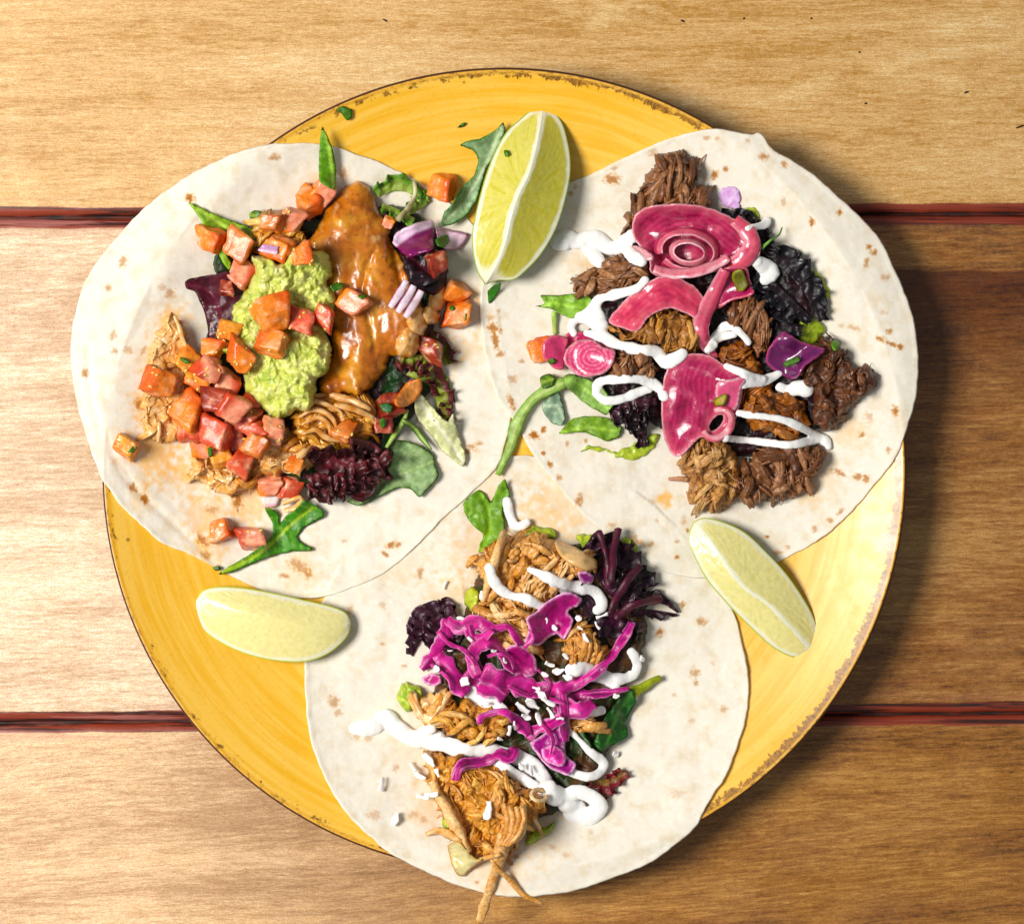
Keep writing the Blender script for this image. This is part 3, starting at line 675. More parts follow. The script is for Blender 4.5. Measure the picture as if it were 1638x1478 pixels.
def plate():
    seg = 640; th = np.linspace(0, 2*np.pi, seg, endpoint=False)
    rr = np.concatenate([np.linspace(4, 400, 14), np.linspace(420, 620, 26), np.linspace(624, 640, 6)]); zz = plate_h(rr)
    prof = list(zip(rr, zz)) + [(641.8, 92.2), (643, 91.2), (643.4, 89.5), (642.6, 87)]
    prof += [(r, float(plate_h(np.array(r))) - 9) for r in (636, 600, 540, 480, 440, 400)] + [(392, 18), (386, 2), (374, 0.5), (364, 3), (358, 17), (200, 19), (4, 20)]
    prof = np.array(prof); m = len(prof)
    V = np.stack([PCX + prof[:, 0][:, None] * np.cos(th), PCY + prof[:, 0][:, None] * np.sin(th), prof[:, 1][:, None] + 0 * th], -1).reshape(-1, 3)
    i = np.arange(m*seg).reshape(m, seg); j = np.roll(i, -1, 1)
    F = np.stack([i[:-1], i[1:], j[1:], j[:-1]], -1).reshape(-1, 4)
    V = np.vstack([V, [[PCX, PCY, prof[0, 1]], [PCX, PCY, 20]]]); k = m * seg
    T = np.vstack([np.stack([np.full(seg, k), j[0], i[0]], 1), np.stack([np.full(seg, k+1), i[-1], j[-1]], 1)])
    o = mk('dinner_plate', V, [F, T], glaze(), put=False, label='round yellow glazed stoneware plate with a speckled brown rim', cat='plate')
    # origin on the plate axis
    W = world(np.array([[PCX, PCY, 0.0]]))[0]; d = np.array(o.location) - W
    me = o.data; c = np.empty(len(me.vertices) * 3); me.vertices.foreach_get('co', c); c = c.reshape(-1, 3) + d; me.vertices.foreach_set('co', c.ravel()); o.location = W; o['_org'] = W.tolist()
    return o
plate()

# ================================================================== TORTILLAS
def tortilla(name, outline, spots, stains, label, ridge=None, seed=0.0, lift_w=18, maxr=10, hang=None):
    seg = 900; b = curve(outline, n=seg, closed=True); c = b.mean(0)
    an = np.arange(seg); b = b + (b - c) / np.linalg.norm(b - c, axis=1)[:, None] * (perlin(an / 9, an * 0 + seed)[:, None] * 1.3 + perlin(an / 3.1, an * 0 + seed + 5)[:, None] * 0.5)
    nr = 150; f = 1 - (1 - np.linspace(0.0, 1, nr + 1)[1:]) ** 1.15
    P = c + f[:, None, None] * (b - c)[None]; Q = P.reshape(-1, 2)
    F0 = Field(Q, maxr, lift_w); z = F0(Q)
    d = (1 - f)[:, None] * np.linalg.norm(b - c, axis=1)[None]; d = d.ravel()
    x, y = Q[:, 0], Q[:, 1]
    z = z + fbm(x / 110, y / 110, seed, 2) * 5 + fbm(x / 14, y / 14, seed + 4, 3) * 0.45 + fbm(x / 36, y / 36, seed + 8, 2) * 1.2 + 3.0
    z = z + 0.8 * ss(9, 2.5, d) * (0.7 + perlin(x / 20, y / 20, seed))
    if ridge is not None:
        dd = np.full(len(Q), 99.0)
        for k in range(0, len(Q), 20000): dd[k:k+20000] = segdist(Q[k:k+20000], curve(ridge, step=12), False)
        z = z - 1.4 * np.exp(-(dd / 6.0) ** 2) + 0.8 * np.exp(-((dd - 12) / 9.0) ** 2)
    if hang is not None: z = z + hang(x, y)
    z = np.maximum(z, Field(Q, 2, 0)(Q) + 2.0)
    # colour: pale dough, floury mottling, scorched blisters and oil stains
    n1 = fbm(x / 26, y / 26, seed + 1, 4); n2 = fbm(x / 7, y / 7, seed + 2, 3)
    C = mixc(lin('#F2EBDC', .87), lin('#EBDEC6', .85), ss(-0.1, 0.5, n1)); C = mixc(C, lin('#F5F2EC', .9), ss(0.0, 0.5, n2) * 0.5)
    jn = fbm(x / 4.5, y / 4.5, seed + 9, 3); jw = fbm(x / 12, y / 12, seed + 12, 2)
    for (sx, sy, r, a) in stains:
        q = np.hypot(x - sx, y - sy) / r + jw * 0.9 + jn * 0.3
        C = mixc(C, lin('#EDB862', .92), ss(1.05, 0.2, q) * a)
    for (sx, sy, rx, ry, rot, a) in spots:
        ca, sa = math.cos(R_(rot)), math.sin(R_(rot)); u = (x - sx) * ca + (y - sy) * sa; v = -(x - sx) * sa + (y - sy) * ca
        near = (np.abs(x - sx) < rx * 3 + ry * 3) & (np.abs(y - sy) < rx * 3 + ry * 3)
        q = np.full(len(x), 9.0); q[near] = np.hypot(u[near] / rx, v[near] / ry) + jn[near] * 1.1 + jw[near] * 0.3
        C = mixc(C, lin('#DDB070', .9), ss(1.25, 0.8, q) * min(1, a + .1) * 0.7); C = mixc(C, lin('#AC6A26', .85), ss(0.95, 0.4, q) * a)
    # some faint browning everywhere
    rn = fbm(x / 9, y / 9, seed + 30, 3); C = mixc(C, lin('#DDB47C', .9), ss(0.5, 0.62, rn) * 0.2)
    th = 6.0; V = [np.column_stack([Q, z])]; n0 = len(Q)
    fi = np.unique(np.concatenate([np.arange(0, nr, 6), [nr - 3, nr - 1]]))
    i = np.arange(n0).reshape(nr, seg)
    e = b + (b - c) / np.linalg.norm(b - c, axis=1)[:, None] * 1.6; ze = z.reshape(nr, seg)[-1] - th * 0.5
    lo = P[fi]; zl = z.reshape(nr, seg)[fi] - th
    V.append(np.column_stack([e, ze])); V.append(np.column_stack([lo.reshape(-1, 2), zl.ravel()])); ie = n0 + np.arange(seg); il = n0 + seg + np.arange(len(fi) * seg).reshape(-1, seg)
    def q(A, B_): return np.stack([A, B_, np.roll(B_, -1), np.roll(A, -1)], 1)
    F = [q(i[k], i[k+1]) for k in range(nr - 1)] + [q(i[-1], ie), q(ie, il[-1])] + [q(il[k+1], il[k]) for k in range(len(fi) - 1)]
    zc = z.reshape(nr, seg)[0].mean(); V.append(np.array([[c[0], c[1], zc], [c[0], c[1], zc - th]])); kc = n0 + seg + len(fi) * seg
    T = np.vstack([np.stack([np.full(seg, kc), i[0], np.roll(i[0], -1)], 1), np.stack([np.full(seg, kc + 1), np.roll(il[0], -1), il[0]], 1)])
    col = np.vstack([C, C[i[-1]], C.reshape(nr, seg, 3)[fi].reshape(-1, 3), C[:1], C[:1]])
    V = np.vstack(V)
    o = mk(name, V, [np.vstack(F), T], MT['tort'], col, put=False, label=label, cat='tortilla', group='flour tortillas on the plate')
    splat(V[:n0 + seg]); return o
TB = [(812,731),(856,732),(940,752),(1030,800),(1100,868),(1140,925),(1161,959),(1169,972),(1179,996),(1185,1024),(1192,1056),(1196,1091),(1195,1132),(1183,1180),(1160,1240),(1144,1264),(1125,1296),(1112,1321),(1079,1350),(1040,1378),(1000,1395),(950,1413),(910,1425),(869,1430),(842,1433),(802,1431),(762,1423),(721,1410),(681,1392),(640,1372),(616,1357),(600,1342),(582,1328),(560,1305),(540,1278),(522,1245),(505,1205),(495,1165),(490,1112),(489,1058),(496,1010),(518,960),(560,885),(630,803),(700,757),(760,738)]
spB = [(672,917,5,12,15,.6),(534,1122,10,10,0,.5),(541,1140,7,6,0,.4),(1122,994,11,7,0,.6),(1111,1076,9,9,0,.5),(1113,1093,5,5,0,.6),(1158,1134,8,6,0,.4),(1092,966,5,6,0,.7),(1056,1012,8,7,0,.8),(1079,1111,5,4,0,.3),(1106,1152,7,5,0,.25),(612,968,7,6,0,.3),(647,1065,5,4,0,.4),(612,1030,5,4,0,.4),(633,1228,6,8,20,.35),(598,1303,12,8,0,.35),(662,1302,9,7,0,.35),(677,1310,7,6,0,.3),(826,1370,6,5,0,.5),(905,1368,7,5,0,.25),(763,1411,4,3,0,.5),(946,1330,6,4,0,.25),(1085,1270,12,8,0,.2),(560,975,6,10,20,.3),(745,945,7,9,0,.4),(588,1180,8,6,0,.3),(884,1354,8,5,0,.3),(570,1175,9,10,0,.3),(1140,1060,5,4,0,.2)]
stB = [(780,880,90,.35),(900,800,80,.35),(860,850,70,.3),(720,960,60,.25),(690,1290,50,.3),(790,1370,80,.3),(860,1330,60,.2),(640,900,60,.2),(780,770,60,.25),(660,1190,60,.18)]
tortilla('flour_tortilla', TB, spB, stB, 'flour tortilla at the bottom of the plate, under the magenta cabbage and light pulled meat', seed=3.1)
TL = [(430,233),(465,231),(505,231),(537,237),(575,250),(608,261),(629,272),(648,280),(700,312),(751,354),(772,400),(786,460),(799,530),(811,600),(818,650),(810,700),(795,745),(772,770),(739,802),(707,829),(664,874),(612,917),(558,941),(520,953),(476,955),(428,947),(395,932),(349,909),(300,884),(260,867),(226,838),(195,808),(176,782),(161,758),(142,705),(126,650),(117,600),(114,560),(118,520),(122,502),(135,456),(160,415),(189,380),(214,352),(241,326),(273,302),(306,280),(344,261),(381,245)]
spL = [(304,317,8,8,-40,1),(438,252,11,6,-10,.6),(196,419,7,11,20,.55),(173,460,6,7,0,.6),(180,538,5,9,10,.4),(260,460,8,6,0,.3),(272,470,9,10,0,.5),(136,597,6,8,0,.7),(213,780,10,7,40,.75),(231,797,7,10,-30,.95),(222,647,6,10,0,.8),(379,801,9,16,-10,.9),(325,865,14,9,40,.75),(330,888,10,8,0,.6),(625,872,10,5,-30,.8),(616,886,8,4,40,.75),(637,871,6,4,-30,.7),(455,921,10,4,15,.6),(478,905,22,10,30,.55),(492,918,6,9,0,.6),(551,865,5,4,0,.35),(755,716,10,6,30,.6),(766,710,8,4,0,.6),(748,722,6,5,0,.7),(340,815,12,8,0,.5),(765,480,5,6,0,.3),(550,278,7,12,0,.5),(350,905,4,4,0,.6),(183,562,6,5,0,.5),(205,560,8,6,0,.4),(230,560,5,8,10,.4)]
stL = [(275,520,40,.7),(260,580,45,.65),(240,650,45,.7),(250,730,60,.75),(300,760,45,.5),(225,800,30,.3),(330,830,55,.5),(400,800,60,.6),(330,880,40,.55),(480,910,55,.3),(740,480,35,.5),(750,560,30,.3),(790,530,40,.2),(510,290,25,.3),(690,560,60,.4)]
ridL = [(140,560),(150,650),(172,710),(215,780),(262,824),(310,868),(345,905)]
tortilla('flour_tortilla', TL, spL, stL, 'flour tortilla on the left, under the glazed chicken, mashed avocado and tomato dice', ridge=ridL, seed=11.9, maxr=4)
TR = [(912,293),(950,278),(1009,249),(1064,226),(1104,214),(1150,208),(1199,217),(1212,214),(1222,221),(1236,240),(1287,271),(1327,304),(1368,342),(1405,382),(1432,436),(1446,470),(1457,500),(1461,520),(1467,557),(1467,611),(1460,652),(1444,700),(1430,735),(1393,781),(1349,830),(1301,868),(1260,890),(1241,899),(1190,915),(1130,922),(1096,921),(1065,914),(1025,888),(971,852),(944,833),(917,806),(889,771),(883,764),(861,737),(845,712),(828,680),(800,640),(782,590),(772,530),(770,470),(785,410),(820,360),(868,320)]
spR = [(978,287,13,9,0,.8),(983,270,6,4,0,.4),(1045,245,8,7,0,.35),(1130,221,6,4,0,.45),(1148,221,4,4,0,.45),(1222,251,9,7,0,.7),(1254,264,6,6,0,.6),(1142,281,6,8,10,.9),(1160,271,5,5,0,.8),(1195,226,7,4,0,.3),(1253,324,5,7,0,.35),(1299,356,5,9,0,.9),(1342,339,5,7,10,.9),(1390,396,6,6,0,.9),(1398,404,6,5,0,.8),(1386,420,5,8,15,.6),(1417,443,9,6,-20,.4),(1423,530,6,5,0,.7),(1409,542,8,5,25,.9),(1424,550,12,4,20,.85),(1441,556,6,5,10,.9),(1433,657,6,10,0,.9),(1390,668,9,9,0,.3),(1378,696,6,5,0,.8),(1421,720,5,6,0,.6),(1340,755,14,5,30,.7),(1372,763,9,6,0,.7),(1386,765,6,7,20,.8),(1345,818,7,4,-30,.6),(1328,832,7,5,0,.6),(1304,846,6,6,0,.5),(1245,884,8,4,0,.5),(1260,875,5,4,0,.5),(1094,832,5,7,0,.4),(1100,848,4,5,0,.8),(1083,891,5,4,0,.9),(1051,833,4,4,0,.3),(1228,859,4,2.5,0,1),(1044,802,5,4,0,.3),(926,800,6,10,20,.7),(880,743,5,6,0,.9),(869,725,4,4,0,.9),(907,710,4,6,10,.5),(854,696,11,7,15,1),(869,687,5,6,20,.9),(894,764,6,5,0,.6),(980,840,9,6,0,.4),(1013,862,7,9,0,.4),(1024,868,7,5,0,.5),(1042,870,5,5,0,.6),(1083,866,5,4,0,.4),(790,525,11,9,10,.85),(793,545,6,14,-12,.8),(800,566,7,5,0,.7),(785,508,8,5,0,.4),(798,498,5,5,0,.4),(834,578,6,4,0,.5),(821,606,7,7,0,.4),(817,641,6,14,-20,.7),(885,388,3,3,0,.7),(920,299,6,5,0,.35),(913,310,5,4,0,.5),(903,477,7,4,0,.3),(1366,525,9,5,20,.4),(1346,522,6,4,0,.3),(1412,500,8,5,0,.25),(937,705,3,4,0,.6)]
stR = [(1066,797,17,.9),(1360,690,45,.35),(1300,770,60,.3),(945,425,45,.35),(960,455,40,.35),(1110,270,30,.2),(1400,480,20,.15)]
tortilla('flour_tortilla', TR, spR, stR, 'flour tortilla on the right, under the dark pulled meat and pink pickled onion', seed=7.7, maxr=4)
# ================================================================== helpers for the toppings
def rgbf(*h, k=0.85): return [lin(x, k) for x in h]
def circle(cx, cy, rx, ry=None, rot=0, n=10, jit=0.0):
    ry = ry or rx; a = R_(rot); out = []
    for i in range(n):
        t = 2 * math.pi * i / n; j = 1 + rnd.uniform(-jit, jit); x, y = rx * j * math.cos(t), ry * j * math.sin(t)
        out.append((cx + x * math.cos(a) - y * math.sin(a), cy + x * math.sin(a) + y * math.cos(a)))
    return out

# ---------------------------------------------------------------- meat
BEEF = rgbf('#A4704A', '#7E4C2C', '#C08E66', '#5C341C', '#946040', '#704426', k=.74)
BEEFD = rgbf('#6E4128', '#4C2A18', '#8C5834', '#5A3320', '#3A1E10')
PORK = rgbf('#E0AC6C', '#CE9048', '#B87836', '#EAC490', '#D29650', '#A0642C', k=.95)
ORAN = rgbf('#D69A48', '#C07A2C', '#E4B060', '#9E5C1E', '#EAC07A', k=.92)
CHIC = rgbf('#E8BE86', '#DA9E54', '#CE8A40', '#F0D2A2', '#BE742A', k=.92)
def meat(name, outline, thick, ang, cols, label, cat, mat='meat', n=34, spread=0.5, length=(32, 72), rad=(2.2, 4.8), off=-2.0, ridge=7.0, scale=6.5, group=None, curv=0.28, res=2.1, edgef=8, lift=5.0):
    a = R_(ang); ca, sa = math.cos(a), -math.sin(a); sd = rnd.random() * 60
    def co(x, y):
        wx = x + 9 * fbm(x / 30, y / 30, sd, 2) * 2; wy = y + 9 * fbm(x / 30, y / 30, sd + 5, 2) * 2
        return (wx * ca + wy * sa) / (scale * 3.6), (-wx * sa + wy * ca) / scale
    def disp(x, y, d):
        u, v = co(x, y); return ridge * ridged(u, v, sd, 4) + ridge * 2.2 * fbm(x / 24, y / 24, sd + 9, 3)
    def col(x, y, d):
        u, v = co(x, y); t = fbm(u * 1.3, v * 1.6, sd + 20, 4); t2 = fbm(x / 22, y / 22, sd + 30, 3)
        c = mixc(cols[1], cols[0], ss(-0.35, 0.3, t)); c = mixc(c, cols[2], ss(0.1, 0.5, t2)); return mixc(c, cols[3], ss(0.15, 0.5, -t2 + 0.3 * t))
    o = solid(name, outline, thick, MT[mat], col, off=off, disp=disp, res=res, label=label, cat=cat, group=group, warp=14.0, jit=4.0, edge=thick * 0.7)
    if n >= 20:
        b = curve(outline, step=10, closed=True); cen = b.mean(0); ps = []
        for _ in range(n // 2):
            q0 = b[rnd.randrange(len(b))]; q0 = q0 + (cen - q0) * rnd.uniform(.0, .35); an = R_(ang) + rnd.gauss(0, .9); Ln = rnd.uniform(12, 30); m = 8; ss_ = np.linspace(-.5, .5, m); cv = rnd.gauss(0, .8)
            q = np.stack([q0[0] + np.cos(an + cv * ss_) * ss_ * Ln, q0[1] - np.sin(an + cv * ss_) * ss_ * Ln], 1); f = Field(q, 2, 2)(q); f = np.convolve(np.pad(f, 1, mode='edge'), np.ones(3) / 3, 'valid')
            rr = rnd.uniform(.5, 1.2) * (1 - .5 * np.abs(2 * ss_) ** 3); V, a1, b1 = tube_geo(np.column_stack([q, f + 1 + rnd.uniform(0, 4) * (1 - (2 * ss_) ** 2)]), rr, 5, 1.0, .2, rnd.random() * 9); ps.append((V, a1, b1, cols[rnd.randrange(len(cols))]))
        V, Fs, c = join(ps); mk('loose_fibres', V, Fs, MT[mat], c, parent=o, kind='stuff', closed=False, put=False)
    if n:
        V, Fs, c = fibres(outline, max(6, int(n / 2.0)), ang, spread, length, rad, cols, curv=curv, lift=lift)
        mk('meat_fibres', V, Fs, MT[mat], c, parent=o, kind='stuff', closed=False)
    return o
def strand(name, pts, r, cols, label=None, cat=None, group=None, parent=None, off=2.0, mat='meat', sides=8, bump=0.3, flat=0.75, blur=8):
    q = np.asarray(pts, float); L = np.linalg.norm(np.diff(q[:, :2], axis=0), axis=1).sum(); n = max(8, int(L / 5)); p, z = along(q[:, :2], n, 3, blur)
    if q.shape[1] > 2:
        s0 = np.concatenate([[0], np.cumsum(np.linalg.norm(np.diff(q[:, :2], axis=0), axis=1))]); z = z + np.interp(np.linspace(0, 1, n), s0 / s0[-1], q[:, 2])
    rr = np.interp(np.linspace(0, 1, n), np.linspace(0, 1, len(np.atleast_1d(r))), np.atleast_1d(r).astype(float))
    V, a, b = tube_geo(np.column_stack([p, z + off + rr * 0.5]), rr, sides, flat, bump, rnd.random() * 30)
    c = mixc(cols[0], cols[1], 0.5 + perlin(V[:, 0] / 12, V[:, 1] / 12, rnd.random() * 9)); 
    return mk(name, V, [a, b], MT[mat], c, label=label, cat=cat, group=group, parent=parent)

# ---------------------------------------------------------------- dice
_c = None
def dice_geo(x, y, size, rot, asp=1.0, hgt=0.8, tilt=(0, 0), rnd_=0.13, off=0.0, bury=0.17):
    n = 9; g = np.linspace(-1, 1, n); parts = []; fid = []
    for ax in range(3):
        for sg in (-1, 1):
            A, B = np.meshgrid(g, g, indexing='ij'); P = np.zeros((n, n, 3)); P[..., ax] = sg; P[..., (ax+1) % 3] = A; P[..., (ax+2) % 3] = B
            parts.append(P.reshape(-1, 3)); fid.append(np.full(n*n, ax * 2 + (sg > 0)))
    P = np.vstack(parts); fid = np.concatenate(fid)
    # superquadric rounding: between cube and sphere only near the edges
    q = np.clip(np.abs(P), 0, 1); k = 1.0 / (rnd_ * 0.55); L = (q ** (k + 1)).sum(1) ** (1 / (k + 1)); P = P / L[:, None]
    P = P + 0.11 * np.stack([perlin(P[:, 0] * 1.2 + x, P[:, 1] * 1.2, P[:, 2] * 1.2 + i * 7 + y) + .4 * perlin(P[:, 0] * 3 + x, P[:, 1] * 3, P[:, 2] * 3 + i * 7 + y) for i in range(3)], 1) * 1.6
    sh = [rnd.uniform(-0.24, 0.24) for _ in range(4)]; tp = rnd.uniform(-0.3, 0.3)
    P[:, 0] += sh[0] * P[:, 1] + sh[1] * P[:, 2]; P[:, 1] += sh[2] * P[:, 0] + sh[3] * P[:, 2]; P[:, 0] *= 1 + tp * P[:, 1]; P[:, 1] *= 1 + rnd.uniform(-.25, .25) * P[:, 2]
    loc = P.copy(); P = P * np.array([size / 2, size / 2 * asp, size / 2 * hgt])
    ax_, ay_ = R_(tilt[0]), R_(tilt[1]); r = R_(rot)
    Rx = np.array([[1,0,0],[0,math.cos(ax_),-math.sin(ax_)],[0,math.sin(ax_),math.cos(ax_)]]); Ry = np.array([[math.cos(ay_),0,math.sin(ay_)],[0,1,0],[-math.sin(ay_),0,math.cos(ay_)]]); Rz = np.array([[math.cos(r),-math.sin(r),0],[math.sin(r),math.cos(r),0],[0,0,1]])
    P = P @ (Rz @ Ry @ Rx).T
    f = Field(np.array([[x - size * .6, y - size * .6], [x + size * .6, y + size * .6]]), 0, 4); sm = np.array([[x + size * .33 * math.cos(t), y + size * .33 * math.sin(t)] for t in np.linspace(0, 6.28, 9)] + [[x, y]])
    z = np.percentile(f(sm), 65); P = P + np.array([x, y, z - P[:, 2].min() - size * bury + off])
    F = []
    for b in range(6):
        i = np.arange(n*n).reshape(n, n) + b*n*n; fq = np.stack([i[:-1, :-1], i[1:, :-1], i[1:, 1:], i[:-1, 1:]], -1).reshape(-1, 4)
        F.append(fq if b % 2 else fq[:, ::-1])
    return P, np.vstack(F), loc, fid
def weld(V, F, c):
    key = np.round(V * 50).astype(int); _, idx, inv = np.unique(key, axis=0, return_index=True, return_inverse=True); inv = np.asarray(inv).ravel()
    return V[idx], inv[F], c[idx]
SKO = lin('#D9641E', .9); SKR = lin('#C64A2E', .9); FLO = lin('#E8883E', .92); FLP = lin('#E69478', .92); FLR = lin('#D85E44', .92); FLY = lin('#EAA248', .92); FLB = lin('#B86A34', .85)
TK = {'o': (FLO, SKO), 'p': (FLP, SKR), 'r': (FLR, SKR), 'y': (FLY, FLO), 'b': (lin('#CC7A40'), lin('#B05A26')), 'm': (FLP, FLO), 'd': (lin('#A84430', .85), lin('#842A1C', .85))}
def tomato(x, y, size, rot, k, label, asp=1.0, hgt=0.75, tilt=None, **kw):
    tilt = tilt or (rnd.uniform(-30, 30), rnd.uniform(-30, 30)); size *= .89
    V, F, loc, fid = dice_geo(x, y, size, rot, asp, hgt, tilt, **kw); fl, sk = TK[k]
    n = fbm(V[:, 0] / 13, V[:, 1] / 13, V[:, 2] / 13, 3); c = mixc(fl, mixc(fl, lin('#F4BC96', .92), np.array(0.8)), ss(0.0, 0.45, n)); c = mixc(c, sk, ss(0.0, 0.7, -n) * 0.5)
    u = loc[:, 0] * math.cos(size) + loc[:, 1] * math.sin(size)
    c = mixc(c, sk, ss(0.05, 0.85, u)); V, F, c = weld(V, F, c)
    o = mk('tomato_dice', V, F, MT['tom'], c, label=label, cat='tomato', group='diced tomato pieces')
    if size > 30 and rnd.random() < .45:
        tp = V[V[:, 2] > np.percentile(V[:, 2], 72)]; ps = []
        for _ in range(rnd.randint(2, 4)):
            q = tp[rnd.randrange(len(tp))]; B, a, b = ball(np.zeros(3), 1.0, 1.0, 7); an = rnd.uniform(0, 3.1); B = B * [3.2, 1.9, 1.0]; B = B @ np.array([[math.cos(an), math.sin(an), 0], [-math.sin(an), math.cos(an), 0], [0, 0, 1]]) + q + [0, 0, .3]
            ps.append((B, a, b, lin('#E8C070', .9)))
        Vs, Fs, cs = join(ps); mk('tomato_seeds', Vs, Fs, MT['tom'], cs, parent=o, kind='stuff', put=False)
    return o

# ---------------------------------------------------------------- lime wedges
def lime(A, B_, Lp, Rp, Cp, hr, he, label, base=2.0, memb=5.0, side_dim=None, tip=(0.03, 0.03), pale=0.0, green='#7FA01E', ridge_w=1.0, pw=1.05):
    """A, B_ tips; Lp, Rp, Cp point lists between them"""
    n = 120; ln = lambda P: curve([A] + list(P) + [B_], n=n); Lc, Rc, Cc = ln(Lp), ln(Rp), ln(Cp)
    t = np.linspace(0, 1, n); prof = np.sin(np.pi * np.clip(t, 0.0, 1)) ** 0.55
    f = Field(np.vstack([Lc, Rc]), 2, 40); zb = f((Lc + Rc) / 2).mean() + base
    zR = zb + 6 + hr * prof; zE = zb + 6 + he * prof; zB = zb + 6 * (1 - prof)
    mf, mr = 46, 22
    rows = []; info = []
    v = np.linspace(0, 1, mf)
    for side, E in ((0, Rc), (1, Lc)):
        X = Cc[:, None] * (1 - v[None, :, None]) + E[:, None] * v[None, :, None]
        Z = zE[:, None] + (zR - zE)[:, None] * (1 - v ** pw)[None] - 3.0 * np.sin(np.pi * v)[None] * prof[:, None]
        rows.append(np.concatenate([X, Z[..., None]], 2))
    ph = np.linspace(0, np.pi, mr + 2)[1:-1]; mid = (Lc + Rc) / 2; hf = (Rc - Lc) / 2
    X = mid[:, None] + hf[:, None] * (np.cos(ph) * (1 + 0.05 * np.sin(ph)))[None, :, None]; Z = zE[:, None] - (zE - zB)[:, None] * np.sin(ph)[None] ** 0.75
    rind = np.concatenate([X, Z[..., None]], 2)
    # loop: ridge -> right edge -> rind -> left edge -> ridge
    Gd = np.concatenate([rows[0], rind, rows[1][:, ::-1][:, :-1]], 1); m = Gd.shape[1]
    VV = np.concatenate([v, np.full(mr, 2.0), v[::-1][:-1]]); SI = np.concatenate([np.zeros(mf), np.full(mr, 2), np.ones(mf - 1)])
    i = np.arange(n * m).reshape(n, m); j = np.roll(i, -1, 1); F = np.stack([i[:-1], j[:-1], j[1:], i[1:]], -1).reshape(-1, 4)
    T, Vg = np.meshgrid(t, VV, indexing='ij'); _, Sg = np.meshgrid(t, SI, indexing='ij'); T, Vg, Sg = T.ravel(), Vg.ravel(), Sg.ravel()
    V = Gd.reshape(-1, 3).copy(); wE = np.where(Sg == 0, np.repeat(np.linalg.norm(Rc - Cc, axis=1), m), np.repeat(np.linalg.norm(Lc - Cc, axis=1), m)); px = Vg * wE   # distance from ridge
    edge = wE - px
    sd = rnd.random() * 40; ang = np.arctan2((T - 0.5) * 1.8, Vg * 0.55 + 0.10)
    ves = ridged(ang * 19, Vg * 2.0, sd + Sg * 5, 2); ves2 = fbm(V[:, 0] / 7, V[:, 1] / 7, sd, 4)
    flesh = mixc(lin('#CBC24C', .9), lin('#E2DC90', .92), ss(-0.2, 0.8, ves) * .5); flesh = mixc(flesh, lin('#EFE6B0', .92), np.clip(pale + 0.3 * ves2, 0, 1))
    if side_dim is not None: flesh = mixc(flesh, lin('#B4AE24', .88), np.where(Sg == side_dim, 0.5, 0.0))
    pith = lin('#EAE9D2', .92); c = flesh
    wob = fbm(T * 9, Sg * 3, sd + 3, 3)
    if memb > 1: c = mixc(c, pith, ss(memb + 2.5 + wob * 5, memb - 1 + wob * 5, px * ridge_w))
    c = mixc(c, pith, ss(9.5 + wob * 5, 4.5 + wob * 5, edge) * (.9 if pw > 1.2 else 1)); c = mixc(c, pith, np.maximum(ss(tip[0] * 2.2, tip[0], T), ss(1 - tip[1] * 2.2, 1 - tip[1], T)))
    gr = lin(green, .9); rn = fbm(V[:, 0] / 5, V[:, 1] / 5, sd, 2)
    c = mixc(c, mixc(gr, lin('#C9CC5A', .9), np.array(0.25)), ss(3.2, 0.8, edge) * (Sg < 2)); c = np.where((Sg == 2)[:, None], mixc(gr, lin('#A9BB3C', .9), ss(0, .5, rn)), c)
    dz = (ves * 0.4 + ves2 * 0.7) * ss(2, 8, edge) * ss(0, 6, px) * (Sg < 2); V[:, 2] += dz
    V = np.vstack([V, Gd[0].mean(0), Gd[-1].mean(0)]); k = n * m
    Tt = np.vstack([np.stack([np.full(m, k), j[0], i[0]], 1), np.stack([np.full(m, k + 1), i[-1], j[-1]], 1)]); c = np.vstack([c, c[:1], c[-1:]])
    return mk('lime_wedge', V, [F, Tt], MT['lime'], c, label=label, cat='lime', group='lime wedges on the plate')

G1 = lin('#7FA23C', .9); G2 = lin('#4C7428', .85); G3 = lin('#94AE50', .9); GV = lin('#B4C878', .9); GP = lin('#92AA78', .88); GD = lin('#17380F', .8)
PU = lin('#2A0A14', .8); PU2 = lin('#4A1020', .8); PUR = lin('#5E0F22', .8); PB = lin('#1A0C14', .9)
# ================================================================== LEFT TACO
A_ = dict
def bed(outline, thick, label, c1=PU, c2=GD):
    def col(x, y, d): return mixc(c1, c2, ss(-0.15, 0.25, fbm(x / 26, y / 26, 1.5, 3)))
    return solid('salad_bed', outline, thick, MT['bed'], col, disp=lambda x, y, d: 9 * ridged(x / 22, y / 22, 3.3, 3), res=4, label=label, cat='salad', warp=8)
bed([(350,400),(440,350),(560,340),(640,330),(700,380),(700,480),(690,560),(690,620),(640,690),(600,760),(520,790),(440,750),(380,700),(345,640),(330,560),(345,470)], 20, 'dark leaf fill with painted gap shade under the chicken and avocado on the left tortilla')  # added filler slab; dark colour stands for leaves and the shadow gaps between toppings
frills('frilly_lettuce', [A_(path=[(640,560),(690,575),(718,610),(722,650),(728,700)], width=(34,30,26,20), amp=8, lam=19), A_(path=[(650,600),(690,620),(700,660),(712,690)], width=(34,30,20), amp=8, lam=17, side=-1), A_(path=[(665,545),(700,560),(712,585)], width=24, amp=6, lam=15, side=-1)],
       MT['leaf'], lin('#93A545', .8), lin('#5A1A1C', .8), label='green lettuce with frilly dark red edges at the right side of the left tortilla', cat='lettuce')
